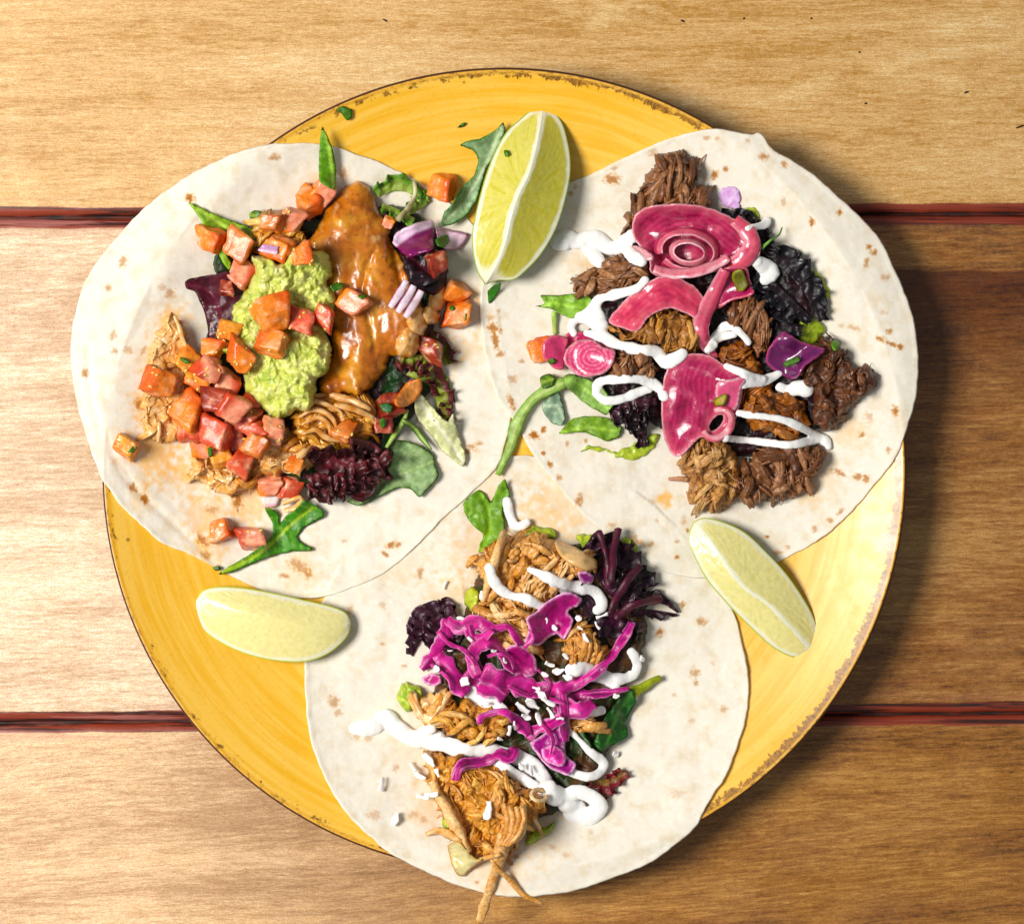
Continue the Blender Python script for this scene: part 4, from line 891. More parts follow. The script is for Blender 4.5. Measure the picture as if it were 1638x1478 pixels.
leaf('lettuce_leaf', [(664,642),(672,630),(683,640),(701,662),(716,674),(725,660),(728,676),(733,692),(740,712),(746,732),(742,747),(727,738),(706,720),(690,698),(674,680),(664,660)], MT['leaf'], lin('#CFD3A0', .9), lin('#EEEBD0', .9), rib=[(668,636),(690,668),(712,696),(742,742)], off=6, curl=3, cdark=lin('#A9B36A', .85), cedge=lin('#DDD9A8', .9), label='pale cream lettuce leaf tip pointing down to the right on the left tortilla', cat='lettuce', drape=(6, 10))
leaf('rocket_leaf', [(631,705),(655,706),(680,717),(694,729),(697,745),(702,762),(672,795),(658,783),(637,780),(609,793),(588,804),(572,809),(555,802),(577,786),(588,772),(609,763),(624,742)], MT['leaf'], GP, lin('#A4C07C', .85), rib=[(560,803),(600,776),(640,758),(675,745),(697,736)], off=5, curl=4, cdark=lin('#4E7E36', .8), cedge=G2, lift=2, label='broad dusty green rocket leaf lying beside the dark red lettuce', cat='rocket leaf', group='rocket leaves')
ribbon('rocket_leaf', [(618,716),(632,694),(646,672),(652,655)], (5, 8, 8, 4), MT['leaf'], lambda s, v, L, V: mixc(G1, GV, 1 - np.abs(v)), off=8, arc=0.3, label='narrow bright green stem running up from the broad dusty rocket leaf', cat='rocket leaf', group='rocket leaves')
ribbon('rocket_leaf', [(644,672),(662,684),(676,702),(690,719)], (7, 11, 9, 3), MT['leaf'], lambda s, v, L, V: mixc(G2, GV, ss(.6, 0, np.abs(v))), off=7, arc=0.3, label='narrow green leaf between the pale lettuce tip and the broad dusty rocket leaf', cat='rocket leaf', group='rocket leaves')
leaf('rocket_leaf', [(302,324),(330,337),(360,350),(403,364),(452,377),(490,386),(486,394),(452,391),(430,392),(403,400),(385,388),(365,376),(357,384),(358,398),(371,425),(367,434),(352,414),(346,388),(338,367),(328,363),(316,344)], MT['leaf'], G1, lin('#B5D460', .9), rib=[(302,324),(340,350),(380,372),(430,384),(488,390)], off=7, curl=3, cdark=G2, cedge=lin('#8FBC34', .9), label='bright green rocket leaf at the upper left, forked over a tomato wedge', cat='rocket leaf', group='rocket leaves', vein=0.7)
leaf('purple_leaf', [(296,450),(304,446),(322,442),(344,439),(364,434),(372,448),(392,466),(384,490),(372,520),(362,545),(334,542),(333,528),(326,498),(312,468),(298,462)], MT['purple'], PU2, lin('#6A2034', .8), rib=[(300,456),(335,468),(352,500),(348,540)], off=9, curl=6, lift=3, cdark=PB, label='smooth dark maroon salad leaf at the left of the avocado', cat='salad leaf')
leaf('rocket_leaf', [(397,342),(408,337),(424,340),(430,352),(420,362),(405,358)], MT['leaf'], G2, G3, rib=[(397,342),(425,356)], off=10, label='small dark green leaf tip above the forked rocket leaf', cat='rocket leaf', group='rocket leaves')
# chicken on the left and the top
meat('pulled_chicken', [(274,504),(262,516),(243,546),(234,600),(224,645),(230,686),(250,706),(284,704),(330,690),(360,640),(350,560),(318,560),(300,548),(292,520)], 16, 70, CHIC, 'pale shredded chicken at the far left under the loose tomato dice', 'chicken', 'chick', n=26, rad=(1.6, 3.2), length=(20, 55), ridge=4)
strand('chicken_shred', [(279,506),(286,522),(291,540),(298,556)], (2.5, 4, 3), (CHIC[3], CHIC[1]), 'thin pale shred of chicken sticking up at the far left', 'chicken', mat='chick')
meat('pulled_chicken', [(300,740),(312,730),(340,735),(400,700),(445,676),(466,684),(485,700),(496,718),(505,740),(485,756),(446,759),(410,772),(384,790),(350,789),(333,776),(298,768),(304,752)], 26, 20, CHIC, 'glazed chunk of torn chicken at the lower left edge of the topping', 'chicken', 'chick', n=30, rad=(2, 4.5), length=(24, 60), ridge=8, curv=0.8)
meat('pulled_chicken', [(405,356),(425,340),(450,336),(470,350),(490,372),(500,400),(470,420),(430,410),(410,385)], 24, 30, ORAN, 'orange brown shredded chicken above the avocado', 'chicken', 'chick', n=22, rad=(1.8, 3.6), ridge=6)
meat('pulled_chicken', [(470,640),(510,625),(560,628),(600,640),(605,680),(580,710),(540,722),(500,715),(470,690)], 24, -20, ORAN, 'dark curled shreds of chicken below the glazed chicken breast', 'chicken', 'chick', n=16, rad=(2, 3.8), ridge=6, curv=0.9)
for i, (pp, r) in enumerate([([(478,668),(505,655),(530,668),(538,690),(525,705)], 4), ([(482,680),(508,668),(526,682),(528,698)], 4), ([(470,652),(500,642),(540,655),(550,668)], 4), ([(484,694),(505,688),(520,700),(545,706)], 4.5), ([(528,632),(560,640),(592,655)], 7), ([(535,648),(565,655),(598,668)], 6)]):
    strand('chicken_shred', pp, (r * .6, r, r, r * .5), (CHIC[0], ORAN[1]), ['looped shred of chicken, outermost of the curls below the avocado', 'looped shred of chicken, inner one of the curls below the avocado', 'long shred of chicken at the top of the curls below the avocado', 'lowest shred of chicken among the curls below the avocado', 'thick upper strip of chicken between the breast and the curled shreds', 'thick lower strip of chicken between the breast and the curled shreds'][i], 'chicken', 'chicken shreds below the avocado', mat='chick', off=5)
# glazed breast
GLZ = rgbf('#BA6E22', '#964E16', '#D0903E', '#703610', '#DAAC70', k=.9)
def cb(x, y, d):
    t = fbm(x / 34, y / 34, 2.0, 4); u = fbm(x / 13, y / 22, 5.0, 4); c = mixc(GLZ[0], GLZ[2], ss(-0.1, 0.4, t)); c = mixc(c, GLZ[1], ss(0.05, 0.5, -t + 0.4 * u)); c = mixc(c, GLZ[4], ss(0.15, 0.5, u) * ss(600, 440, y) * 0.8)
    s = fbm(x / 5, y / 5, 9.0, 2); return mixc(c, GLZ[3], ss(0.36, 0.5, s) * 0.8)
def db(x, y, d):
    z = 8 * fbm(x / 48, y / 75, 4.0, 2) + 1.3 * fbm(x / 10, y / 18, 6.0, 3)
    for a, w_, h in (([(600,402),(588,425),(580,470),(592,520),(600,560)], 5, -4), ([(560,440),(552,480),(560,540),(545,600)], 9, -3), ([(628,392),(636,430),(650,470)], 6, -6), ([(545,350),(560,330),(590,330)], 8, 4)):
        dd = segdist(np.stack([x, y], 1), curve(a, step=8), False); z = z + h * np.exp(-(dd / w_) ** 2)
    return z
solid('chicken_breast', [(570,291),(548,303),(530,322),(518,340),(505,366),(493,392),(500,420),(512,440),(520,480),(528,520),(528,569),(509,615),(523,632),(555,630),(574,634),(593,621),(615,594),(623,569),(645,577),(655,567),(672,545),(680,515),(676,486),(670,464),(664,434),(640,410),(627,385),(625,366),(613,345),(602,323),(594,304),(583,294)], 36, MT['chick'], cb, disp=db, res=2.6, edge=44, rigid=26, label='large glossy orange brown piece of glazed chicken breast beside the avocado', cat='chicken', warp=5, off=-2)
for i, (x, y, rx, ry, rot) in enumerate([(652,548,20,26,20), (668,512,16,24,-10), (700,478,15,26,20), (690,506,14,16,0)]):
    solid('chicken_piece', circle(x, y, rx, ry, rot, 9, .14), 18, MT['chick'], lambda x, y, d: mixc(CHIC[0], CHIC[2], ss(-.3, .4, fbm(x / 12, y / 12, 3.0, 3))), disp=lambda x, y, d: 5 * fbm(x / 10, y / 14, 4, 3), res=2.4, label=['pale lump of chicken at the lower right corner of the glazed breast', 'pale lump of chicken under the striped onion dice', 'pale lump of chicken next to the two stacked tomato dice at the right', 'small pale lump of chicken below the lump beside the tomato dice'][i], cat='chicken', group='pale lumps of chicken by the breast')
# top right lettuce, onion
frills('frilly_lettuce', [A_(path=[(606,316),(630,306),(655,310),(672,330)], width=(22,26,20), amp=6, lam=16, side=-1), A_(path=[(612,326),(640,336),(664,350)], width=16, amp=6, lam=13), A_(path=[(640,350),(668,338),(690,322)], width=(12,20,22), amp=5, lam=14, side=-1)], MT['leaf'], lin('#9DB058', .8), lin('#5F9030', .8), label='small frilly green lettuce piece above the purple onion', cat='lettuce')
strand('lettuce_rib', [(636,352),(652,334),(664,312),(662,290)], (5, 4, 3), (lin('#CFC9A0', .85), lin('#9A8A60', .8)), 'pale lettuce rib standing up above the purple onion', 'lettuce', mat='leaf', off=8)
bed([(640,400),(680,385),(712,400),(716,440),(700,470),(660,460),(645,430)], 12, 'black purple salad leaf beneath the purple onion dice', PB, PU2)
leaf('purple_leaf', [(650,398),(690,392),(712,412),(700,448),(668,462),(652,436)], MT['purple'], PB, PU2, rib=[(652,410),(690,440)], off=8, curl=8, label='shiny black purple leaf between the purple onion and the pale chicken', cat='salad leaf')
# avocado
def gcol(x, y, d):
    t = fbm(x / 22, y / 22, 3.0, 4); u = billow(x / 11, y / 11, 5.0, 3)
    c = mixc(lin('#C2CA68', .92), lin('#DEDE98', .93), ss(-0.1, 0.5, t)); c = mixc(c, lin('#92AE48', .9), ss(0.1, 0.6, -t)); return mixc(c, lin('#DDDC92', .9), ss(0.3, 0.9, u) * 0.6)
def gdisp(x, y, d):
    lob = 22 * np.exp(-(((x - 440) / 55) ** 2 + ((y - 445) / 50) ** 2)) + 30 * np.exp(-(((x - 470) / 55) ** 2 + ((y - 590) / 55) ** 2)) - 10 * np.exp(-(((y - 515) / 20) ** 2))
    return lob + 26 * fbm(x / 26, y / 26, 1.0, 5, .6) + 3 * billow(x / 10, y / 10, 2.0, 2)
solid('mashed_avocado', [(400,408),(428,410),(452,416),(470,390),(497,398),(525,407),(531,440),(524,454),(538,472),(536,494),(522,520),(530,556),(526,594),(507,611),(505,634),(497,656),(473,659),(442,672),(416,652),(390,626),(388,604),(396,587),(360,568),(356,556),(374,546),(370,516),(375,487),(396,456),(404,430)], 44, MT['guac'], gcol, disp=gdisp, res=2.2, edge=26, rigid=30, label='lumpy pale green mound of mashed avocado in the middle of the left tortilla', cat='avocado', warp=7)
# tomato dice
LBL = [
 (253,611,46,8,'o','tomato dice at the far left edge of the heap'), (300,577,40,35,'y','yellow orange tomato dice above the far left heap, with a herb fleck'), (318,604,44,20,'o','tomato dice right of the far left one'),
 (341,558,34,10,'o','tomato dice just left of the lower avocado'), (333,592,38,30,'p','pink tomato dice in the gap left of the avocado'), (363,614,42,20,'p','wet pink tomato dice touching the lower avocado'),
 (306,690,44,15,'p','pink tomato dice buried under the tall orange one'), (322,712,38,10,'m','tomato dice low in the heap beside the round red one'), (372,705,44,40,'d','dark red tomato dice deep in the middle of the heap'), (344,640,46,10,'d','deep red tomato dice behind the tall orange one'),
 (398,648,40,35,'r','red tomato dice under the tip of the avocado'), (393,672,40,30,'d','dark red tomato dice right of the square pink one'), (435,692,38,20,'m','tomato dice lying on the torn chicken chunk'), (410,690,34,50,'r','red tomato dice between the brown orange one and the avocado tip'),
 (345,692,54,20,'r','large round red tomato dice in the centre of the heap'), (301,659,48,28,'o','tall orange tomato dice with a pink face on the left of the heap'), (371,653,46,38,'p','square pink tomato dice in the right of the heap'),
 (366,528,38,20,'y','yellow tomato wedge at the left flank of the avocado'), (385,570,46,32,'o','orange tomato dice against the notch of the avocado'), (352,727,40,-8,'y','yellow orange tomato dice at the bottom of the heap'), (409,714,42,35,'b','brown orange tomato dice at the lower right of the heap'), (384,742,40,38,'r','red tomato dice lowest on the torn chicken'),
 (201,714,38,25,'y','lone yellow tomato dice on the bare left tortilla'), (428,778,38,4,'m','pink tomato dice below the torn chicken chunk'), (463,779,36,10,'r','red tomato dice right of the pink one below the torn chicken'), (352,849,36,-28,'o','lone orange tomato dice near the lower edge of the left tortilla'), (402,861,46,-6,'p','lone pink and orange tomato block beside the rocket stem'), (471,742,26,10,'o','flat orange tomato sliver on the torn chicken'),
 (337,384,42,20,'o','orange tomato wedge under the fork of the upper left rocket leaf'), (380,395,50,32,'b','orange tomato piece with a green seed under the rocket leaf'), (387,441,42,32,'p','pink tomato dice above the maroon leaf'), (465,351,38,24,'m','salmon tomato dice up beside the rocket tip'), (436,356,34,10,'b','brown orange tomato dice among the upper shredded chicken'), (446,400,44,18,'o','orange tomato dice on top of the avocado with an onion sliver'), (482,408,34,70,'o','slim orange tomato piece standing on the top of the avocado'), (362,462,24,0,'d','small dark tomato piece beside the maroon leaf'),
 (494,324,42,34,'o','orange tomato dice left of the pair at the top of the chicken breast'), (517,307,38,34,'m','salmon tomato dice at the very top touching the breast'), (708,299,42,25,'o','rounded orange tomato dice by the yellow plate at the top right'),
 (436,548,46,24,'o','glossy orange tomato dice low on the avocado'), (481,512,46,10,'r','pink red tomato dice right of the large one on the avocado'), (518,506,38,30,'r','red tomato dice at the right flank of the avocado'), (436,497,56,-20,'o','largest orange tomato dice standing on the avocado'),
 (564,484,46,38,'m','salmon tomato slice lying on the chicken breast'), (697,420,36,70,'d','dark red tomato dice under the purple onion'), (728,466,36,30,'o','upper orange tomato dice right of the pale chicken'), (731,503,46,4,'o','lower large orange tomato dice right of the pale chicken'), (688,557,40,15,'d','round dark red tomato dice above the frilly red lettuce'), (621,356,20,20,'m','tiny peach tomato crumb at the right edge of the breast'),
 (612,680,34,10,'d','dark tomato dice under another by the curled chicken'), (623,650,38,8,'d','dark red tomato dice with a green herb right of the chicken strips'), (550,692,34,30,'b','brown orange tomato dice among the curled chicken shreds')]
for (x, y, s, r, k, l) in LBL:
    tomato(x, y, s, r, k, l, hgt=0.6 if 'flat' in l or 'slice' in l or 'sliver' in l else 0.78, asp={'largest': 1.15, 'tall o': 1.2, 'lone p': 0.8}.get(l[:6], rnd.uniform(.85, 1.05)), **({'tilt': (rnd.uniform(-8, 8), rnd.uniform(-8, 8)), 'bury': 0.05} if 'lone' in l else {}))
leaf('tomato_slice', [(630,641),(650,612),(672,606),(676,622),(664,642),(645,652),(634,650)], MT['tom'], lin('#D08A4A', .85), off=8, th=5, curl=2, cedge=lin('#D8742A', .9), label='half moon slice of orange tomato beside the pale cream lettuce', cat='tomato', group='diced tomato pieces')
# dark red frilly lettuce
frills('frilly_lettuce', [A_(path=[(500,712),(540,735),(585,735),(622,718)], width=(26,30,28), amp=10, lam=17), A_(path=[(490,760),(530,752),(575,752),(618,742)], width=(30,34,26), amp=10, lam=15), A_(path=[(500,740),(550,742),(590,748)], width=(24,24), amp=11, lam=13, side=-1), A_(path=[(490,775),(530,768),(570,770)], width=(28,34,24), amp=9, lam=14), A_(path=[(560,700),(590,705),(612,720)], width=20, amp=8, lam=13), A_(path=[(555,770),(572,782),(580,760)], width=22, amp=8, lam=13)],
       MT['purple'], lin('#6E2A30', .8), lin('#3E0710', .8), label='tightly frilled dark red lettuce at the bottom of the left taco', cat='lettuce')
# onions
def onion_dice(x, y, size, rot, label, c1, c2, asp=0.7, hgt=0.5, tilt=(0, 0), off=0):
    V, F, loc, fid = dice_geo(x, y, size, rot, asp, hgt, tilt, 0.15, off=off); n = fbm(V[:, 0] / 10, V[:, 1] / 10, 3, 2)
    c = mixc(c1, c2, ss(0.1, 0.8, loc[:, 1] + n * 0.5)); V, F, c = weld(V, F, c)
    return mk('onion_dice', V, F, MT['onion'], c, label=label, cat='onion', group='raw red onion pieces')
leaf('onion_dice', [(628,388),(634,372),(662,358),(688,352),(695,356),(694,396),(684,404),(656,412),(640,402)], MT['onion'], lin('#7A1458', .9), off=12, th=12, curl=1, res=3, label='thick purple piece of raw red onion with a pale cut edge', cat='onion', group='raw red onion pieces', stripes=lambda P, d, c: mixc(c, lin('#E6C8E0', .9), ss(14, 9, segdist(P, np.array([(626, 386), (660, 362), (696, 350)], float), False))))
leaf('onion_dice', [(697,366),(712,366),(732,370),(750,374),(744,388),(732,400),(716,400),(702,390)], MT['onion'], lin('#E4C6D6', .9), off=6, th=6, curl=2, label='pale translucent wedge of onion beside the lime wedge', cat='onion', group='raw red onion pieces', cedge=lin('#A85A94', .9))
for i, dx in enumerate([(-12,-6),(0,2),(12,10)]):
    ribbon('onion_dice', [(640 + dx[0] + 22, 455 + dx[1]), (648 + dx[0] + 4, 474 + dx[1]), (636 + dx[0], 498 + dx[1])], (10, 13, 10), MT['onion'], lambda s, v, L, V: mixc(lin('#E9D3DE', .9), lin('#9A4C92', .9), ss(.6, 1, v)), off=9, th=3, label='%s of the three pale onion slivers side by side on the chicken' % ['leftmost', 'middle', 'rightmost'][i], cat='onion', group='raw red onion pieces')
onion_dice(430, 399, 28, 10, 'lilac onion sliver on the tomato at the top of the avocado', lin('#C99AC0', .9), lin('#E8D0E0', .9), 0.4)
onion_dice(433, 803, 24, 0, 'small white onion piece below the pink tomato dice', lin('#EFE2E0', .9), lin('#E0B0B0', .9), 0.6)
strand('chicken_shred', [(452,806),(466,800),(482,796),(474,812),(456,816)], (3, 5, 4), (CHIC[3], FLY), 'oily yellow scrap of chicken at the top of the lower rocket leaf', 'chicken', mat='chick')
leaf('rocket_leaf', [(349,918),(368,916),(401,903),(433,890),(466,882),(499,881),(498,875),(482,868),(476,857),(490,841),(519,826),(514,815),(495,803),(485,800),(471,817),(457,825),(447,838),(447,822),(433,813),(424,813),(436,838),(436,855),(422,871),(390,892)], MT['leaf'], lin('#488A1E', .85), lin('#A8C24A', .9), rib=[(349,918),(400,894),(436,868),(462,842),(500,812)], off=4, curl=3, cdark=lin('#1E5210', .8), label='glossy green rocket leaf on a long stem at the bottom of the left tortilla', cat='rocket leaf', group='rocket leaves', vein=0.8)
leaf('rocket_leaf', [(516,203),(512,223),(510,258),(511,290),(524,300),(536,304),(538,280),(536,258),(530,232)], MT['leaf'], lin('#62942C', .88), lin('#A8CC5A', .9), rib=[(516,203),(526,240),(534,302)], off=9, curl=3, zfun=lambda x, y, d: 0.10 * (300 - y), label='slim bright green leaf blade standing up over the top tortilla edge', cat='rocket leaf', group='rocket leaves', vein=0.5)
leaf('rocket_leaf', [(805,196),(809,209),(800,231),(790,252),(778,272),(770,298),(762,323),(746,345),(721,361),(705,361),(711,339),(724,326),(738,301),(759,280),(765,256),(757,242),(736,233),(746,226),(768,222),(792,209)], MT['leaf'], lin('#8CA67C', .88), lin('#B4C498', .88), rib=[(803,200),(785,245),(762,290),(735,330),(710,356)], off=8, curl=4, lift=3, cdark=lin('#4A6A38', .8), cedge=lin('#3B7A28', .8), label='grey green rocket leaf tucked under the upright lime wedge', cat='rocket leaf', group='rocket leaves')
# ================================================================== RIGHT TACO
bed([(1010,400),(1040,360),(1100,350),(1180,350),(1230,400),(1280,440),(1300,500),(1290,560),(1320,600),(1330,660),(1290,700),(1200,730),(1120,720),(1050,680),(960,650),(950,600),(930,560),(945,520),(985,450)], 20, 'dark leaf fill with painted gap shade under the dark pulled meat on the right tortilla', PU, lin('#120A08'))  # filler slab again, shade of the gaps painted into its near-black leaf tones
def smear(name, outline, label, c1, c2, cat, th=6, mat='guac', **kw):
    return solid(name, outline, th, MT[mat], lambda x, y, d: mixc(c1, c2, ss(-.3, .4, fbm(x / 9, y / 9, 4.0, 3))), disp=lambda x, y, d: 3 * fbm(x / 8, y / 8, 2.0, 3), res=2.6, label=label, cat=cat, warp=8, edge=8, **kw)
AV1, AV2 = lin('#BFCB52', .9), lin('#8FAE3A', .9)
smear('avocado_smear', [(930,722),(950,712),(985,722),(1020,706),(1052,694),(1050,712),(1018,734),(990,732),(962,722)], 'bright green smear of avocado below the dark frilly leaf on the right tortilla', AV1, AV2, 'avocado')
smear('avocado_smear', [(1282,428),(1300,432),(1320,452),(1326,478),(1312,482),(1298,456)], 'thin green avocado smear along the edge of the black lettuce', AV1, AV2, 'avocado', 4)
smear('avocado_smear', [(1280,512),(1302,508),(1318,522),(1310,545),(1288,556),(1276,538)], 'avocado lump between the black lettuce and the purple onion triangle', AV1, AV2, 'avocado', 10)
smear('avocado_smear', [(1190,336),(1204,334),(1214,342),(1206,352),(1192,348)], 'tiny avocado dab above the short cream stroke at the top right', AV1, AV2, 'avocado', 4)
smear('onion_stain', [(1148,312),(1160,300),(1178,302),(1186,318),(1180,336),(1166,334),(1154,326)], 'lilac onion juice stain on the tortilla right of the top meat', lin('#D6A8DC', .9), lin('#E4C6E8', .9), 'onion', 1.0, 'tort', put=False)
# green leaves on its left
leaf('rocket_leaf', [(894,694),(903,682),(912,672),(932,666),(969,668),(994,684),(990,699),(972,706),(956,700),(931,691)], MT['leaf'], lin('#789C3A', .9), lin('#9CC052', .9), rib=[(896,692),(940,684),(985,690)], off=5, curl=5, cdark=G2, label='bright green leaf under the black frilly leaf at the left of the right taco', cat='rocket leaf', group='rocket leaves')
leaf('rocket_leaf', [(866,647),(880,634),(894,626),(900,645),(905,666),(899,681),(884,678),(872,664)], MT['leaf'], lin('#8AA488', .85), lin('#B4C8A8', .85), rib=[(870,650),(890,650),(902,674)], off=6, curl=4, label='pale blue green leaf flap under the long rocket stem', cat='rocket leaf', group='rocket leaves')
frills('frilly_lettuce', [A_(path=[(972,655),(1000,648),(1030,642),(1054,648)], width=(34,40,46,34), amp=10, lam=19), A_(path=[(985,640),(1020,636),(1050,636)], width=(30,34,30), amp=9, lam=16), A_(path=[(1010,660),(1030,680),(1032,712)], width=(22,20,14), amp=8, lam=15, side=1), A_(path=[(1008,655),(1022,690),(1028,716)], width=(18,14,10), amp=7, lam=14, side=-1)], MT['purple'], lin('#3E1020', .8), lin('#1C0510', .8), label='black purple frilly lettuce left of the large pink onion petal', cat='lettuce')
ribbon('rocket_leaf', [(796,760,0),(806,738,0),(818,712,0),(823,690,0),(832,668,2),(850,642,4),(872,626,6),(900,613,8),(925,607,8)], (8, 11, 15, 22, 17, 15, 19, 20, 10), MT['leaf'], lambda s, v, L, V: mixc(mixc(lin('#8CAE58', .9), lin('#BCCE84', .92), ss(.5, 0, np.abs(v))), lin('#8FB24A', .9), ss(.2, 0, s)), off=7, arc=0.28, wob=.6, label='long pale green rocket stem running down over the gap between the tortillas', cat='rocket leaf', group='rocket leaves')
leaf('rocket_leaf', [(902,602),(915,598),(940,606),(962,618),(983,645),(975,656),(969,664),(942,650),(920,632),(904,618)], MT['leaf'], lin('#86A858', .9), lin('#A4CC6A', .9), rib=[(900,606),(930,618),(975,655)], off=8, curl=4, cdark=G2, label='pointed green rocket blade ending under the looped cream on the right taco', cat='rocket leaf', group='rocket leaves')
leaf('rocket_leaf', [(856,490),(872,486),(864,472),(890,473),(915,470),(940,473),(949,480),(942,493),(928,504),(915,510),(899,504),(880,494)], MT['leaf'], lin('#86B048', .9), lin('#A6D05A', .9), rib=[(858,490),(885,486),(930,492)], off=7, curl=6, cdark=G2, label='bright green rocket leaf pointing left between the cream strokes', cat='rocket leaf', group='rocket leaves')
strand('rocket_stalk', [(885,500),(886,515),(888,534)], (4, 4, 4), (lin('#B9CC78', .9), lin('#8FB04A', .9)), 'short pale rocket stem above the pink onion rosette', 'rocket leaf', mat='leaf')
leaf('rocket_leaf', [(864,604),(878,598),(888,604),(884,616),(868,622)], MT['leaf'], G2, G3, rib=[(866,612),(886,606)], off=6, label='tiny dark green leaf tip below the onion rosette', cat='rocket leaf', group='rocket leaves')
# black lettuce on its right
frills('frilly_lettuce', [A_(path=[(1215,400),(1245,425),(1275,455),(1300,490),(1310,515)], width=(26,34,36,34,22), amp=11, lam=26, side=-1, jag=.12), A_(path=[(1215,430),(1250,460),(1285,495),(1300,512)], width=(30,34,30,20), amp=12, lam=24, side=1, jag=.12), A_(path=[(1150,345),(1180,355),(1205,370),(1222,390)], width=(14,20,22,18), amp=7, lam=18, side=-1), A_(path=[(1225,500),(1255,515),(1285,520)], width=(28,30,24), amp=9, lam=20, side=1, jag=.12), A_(path=[(1210,460),(1240,480),(1270,505)], width=(30,34,26), amp=10, lam=22, side=1, jag=.1)], MT['purple'], lin('#1A0A12', .9), lin('#0C0610', .9), label='almost black frilly lettuce at the right side of the right taco', cat='lettuce')
strand('herb_sprig', [(1218,398),(1232,385),(1246,376),(1251,364)], (2.4, 2, 1), (lin('#6F9A4A'), lin('#4E7A2A')), 'thin green sprig curling up beside the black lettuce', 'herb', mat='leaf', off=10)
# meat
mt = 'dark pulled meat on the right taco'
meat('pulled_beef', [(1081,238),(1069,246),(1047,260),(1036,279),(1026,300),(1018,327),(1001,346),(995,372),(1009,366),(1040,350),(1090,345),(1142,345),(1142,332),(1128,308),(1114,290),(1118,273),(1110,262),(1094,247)], 34, 72, BEEF, 'tall chunk of brown pulled meat at the top, fibres fanning down under the pink onion', 'pulled meat', n=46, rad=(2.2, 4.6), length=(36, 80), spread=.35)
meat('pulled_beef', [(920,452),(928,441),(958,430),(966,414),(993,408),(1036,419),(1040,436),(1015,463),(982,467),(955,473),(935,471),(920,468)], 24, 12, BEEF, 'flat chunk of brown pulled meat at the left, below the first cream blobs', 'pulled meat', n=36, length=(26, 64))
meat('pulled_beef', [(975,590),(986,563),(1024,566),(1048,580),(1052,597),(1018,604),(980,602)], 22, 70, BEEF, 'small brown meat chunk right of the onion rosette', 'pulled meat', n=24, length=(20, 40))
meat('pulled_beef', [(1317,538),(1303,551),(1285,580),(1280,605),(1296,625),(1301,660),(1301,676),(1317,687),(1341,684),(1357,668),(1366,652),(1384,630),(1405,622),(1404,608),(1396,600),(1395,587),(1376,583),(1364,588),(1358,566),(1341,554),(1329,541)], 26, 35, BEEFD, 'very dark glossy sauced meat lump sticking out furthest to the right', 'pulled meat', n=26, spread=.9, rad=(2.4, 5), ridge=9, length=(16, 36), curv=.8)
meat('pulled_beef', [(1150,560),(1165,548),(1192,546),(1212,570),(1221,592),(1230,630),(1225,660),(1190,660),(1160,640),(1150,600)], 24, 10, rgbf('#A86026', '#824616', '#C47E3C', '#5E2E10'), 'orange brown sauced meat piece above the cream wedge', 'pulled meat', n=14, rad=(3, 5.5))
meat('pulled_beef', [(1190,640),(1230,625),(1265,630),(1290,650),(1290,690),(1260,700),(1210,690),(1190,670)], 26, -20, rgbf('#B06828', '#884C1C', '#CC8A4C', '#643414'), 'orange brown sauced meat between the two long cream lines', 'pulled meat', n=14, rad=(3, 6))
meat('pulled_beef', [(1084,735),(1098,722),(1119,703),(1149,698),(1172,712),(1182,744),(1181,787),(1158,815),(1148,822),(1125,815),(1100,800),(1103,776),(1092,760)], 34, 75, rgbf('#C08A50', '#9E6A38', '#D4A468', '#7C4C24', '#DAB078'), 'golden brown pulled meat chunk at the very bottom of the right taco', 'pulled meat', n=44, rad=(2, 4.2), length=(20, 50), spread=.7)
strand('meat_shred', [(1070,766),(1084,765),(1100,768)], (3, 4.5, 4), (BEEF[2], BEEF[0]), 'single brown meat shred poking out left of the bottom chunk', 'pulled meat')
meat('pulled_beef', [(1184,754),(1209,722),(1233,712),(1287,714),(1317,722),(1317,744),(1301,766),(1287,788),(1268,797),(1240,800),(1200,806),(1184,800)], 30, -55, BEEF, 'coarse brown pulled meat chunk at the bottom right below the cream lines', 'pulled meat', n=52, rad=(2.2, 5), length=(26, 60), spread=.6)
meat('pulled_beef', [(1165,500),(1185,480),(1205,478),(1225,500),(1230,540),(1222,566),(1205,560),(1190,530),(1170,520)], 20, 80, BEEF, 'narrow strip of brown shredded meat between the onion and the black lettuce', 'pulled meat', n=26, rad=(1.8, 3.4))
meat('pulled_beef', [(972,522),(1009,527),(1036,506),(1064,494),(1096,498),(1116,516),(1122,549),(1104,566),(1069,566),(1050,553),(1009,546),(982,536)], 30, 75, rgbf('#BE8648', '#A06632', '#D2A262', '#7C4A20', '#C88E44'), 'golden brown roasted meat lump in the centre under the curved onion slice', 'pulled meat', n=30, rad=(2.2, 4.6), length=(24, 50), ridge=8)
for i, (x, y, rx, ry, ro) in enumerate([(1150,740,30,40,0)]): pass
# purple onion triangle
leaf('onion_piece', [(1254,530),(1282,546),(1321,558),(1310,570),(1290,584),(1276,604),(1263,607),(1241,595),(1225,580),(1228,560),(1242,540)], MT['onion'], lin('#6A2258', .9), off=10, th=7, curl=2, cdark=lin('#4A1650'), cedge=lin('#B0487A', .9), label='dark purple triangular onion piece at the right with a herb fleck', cat='onion', group='pickled onion pieces')
leaf('herb_fleck', [(1252,582),(1264,574),(1278,570),(1280,578),(1268,584),(1256,588)], MT['leaf'], G2, off=6, label='green herb fleck on the purple onion triangle', cat='herb', group='chopped herb flecks')
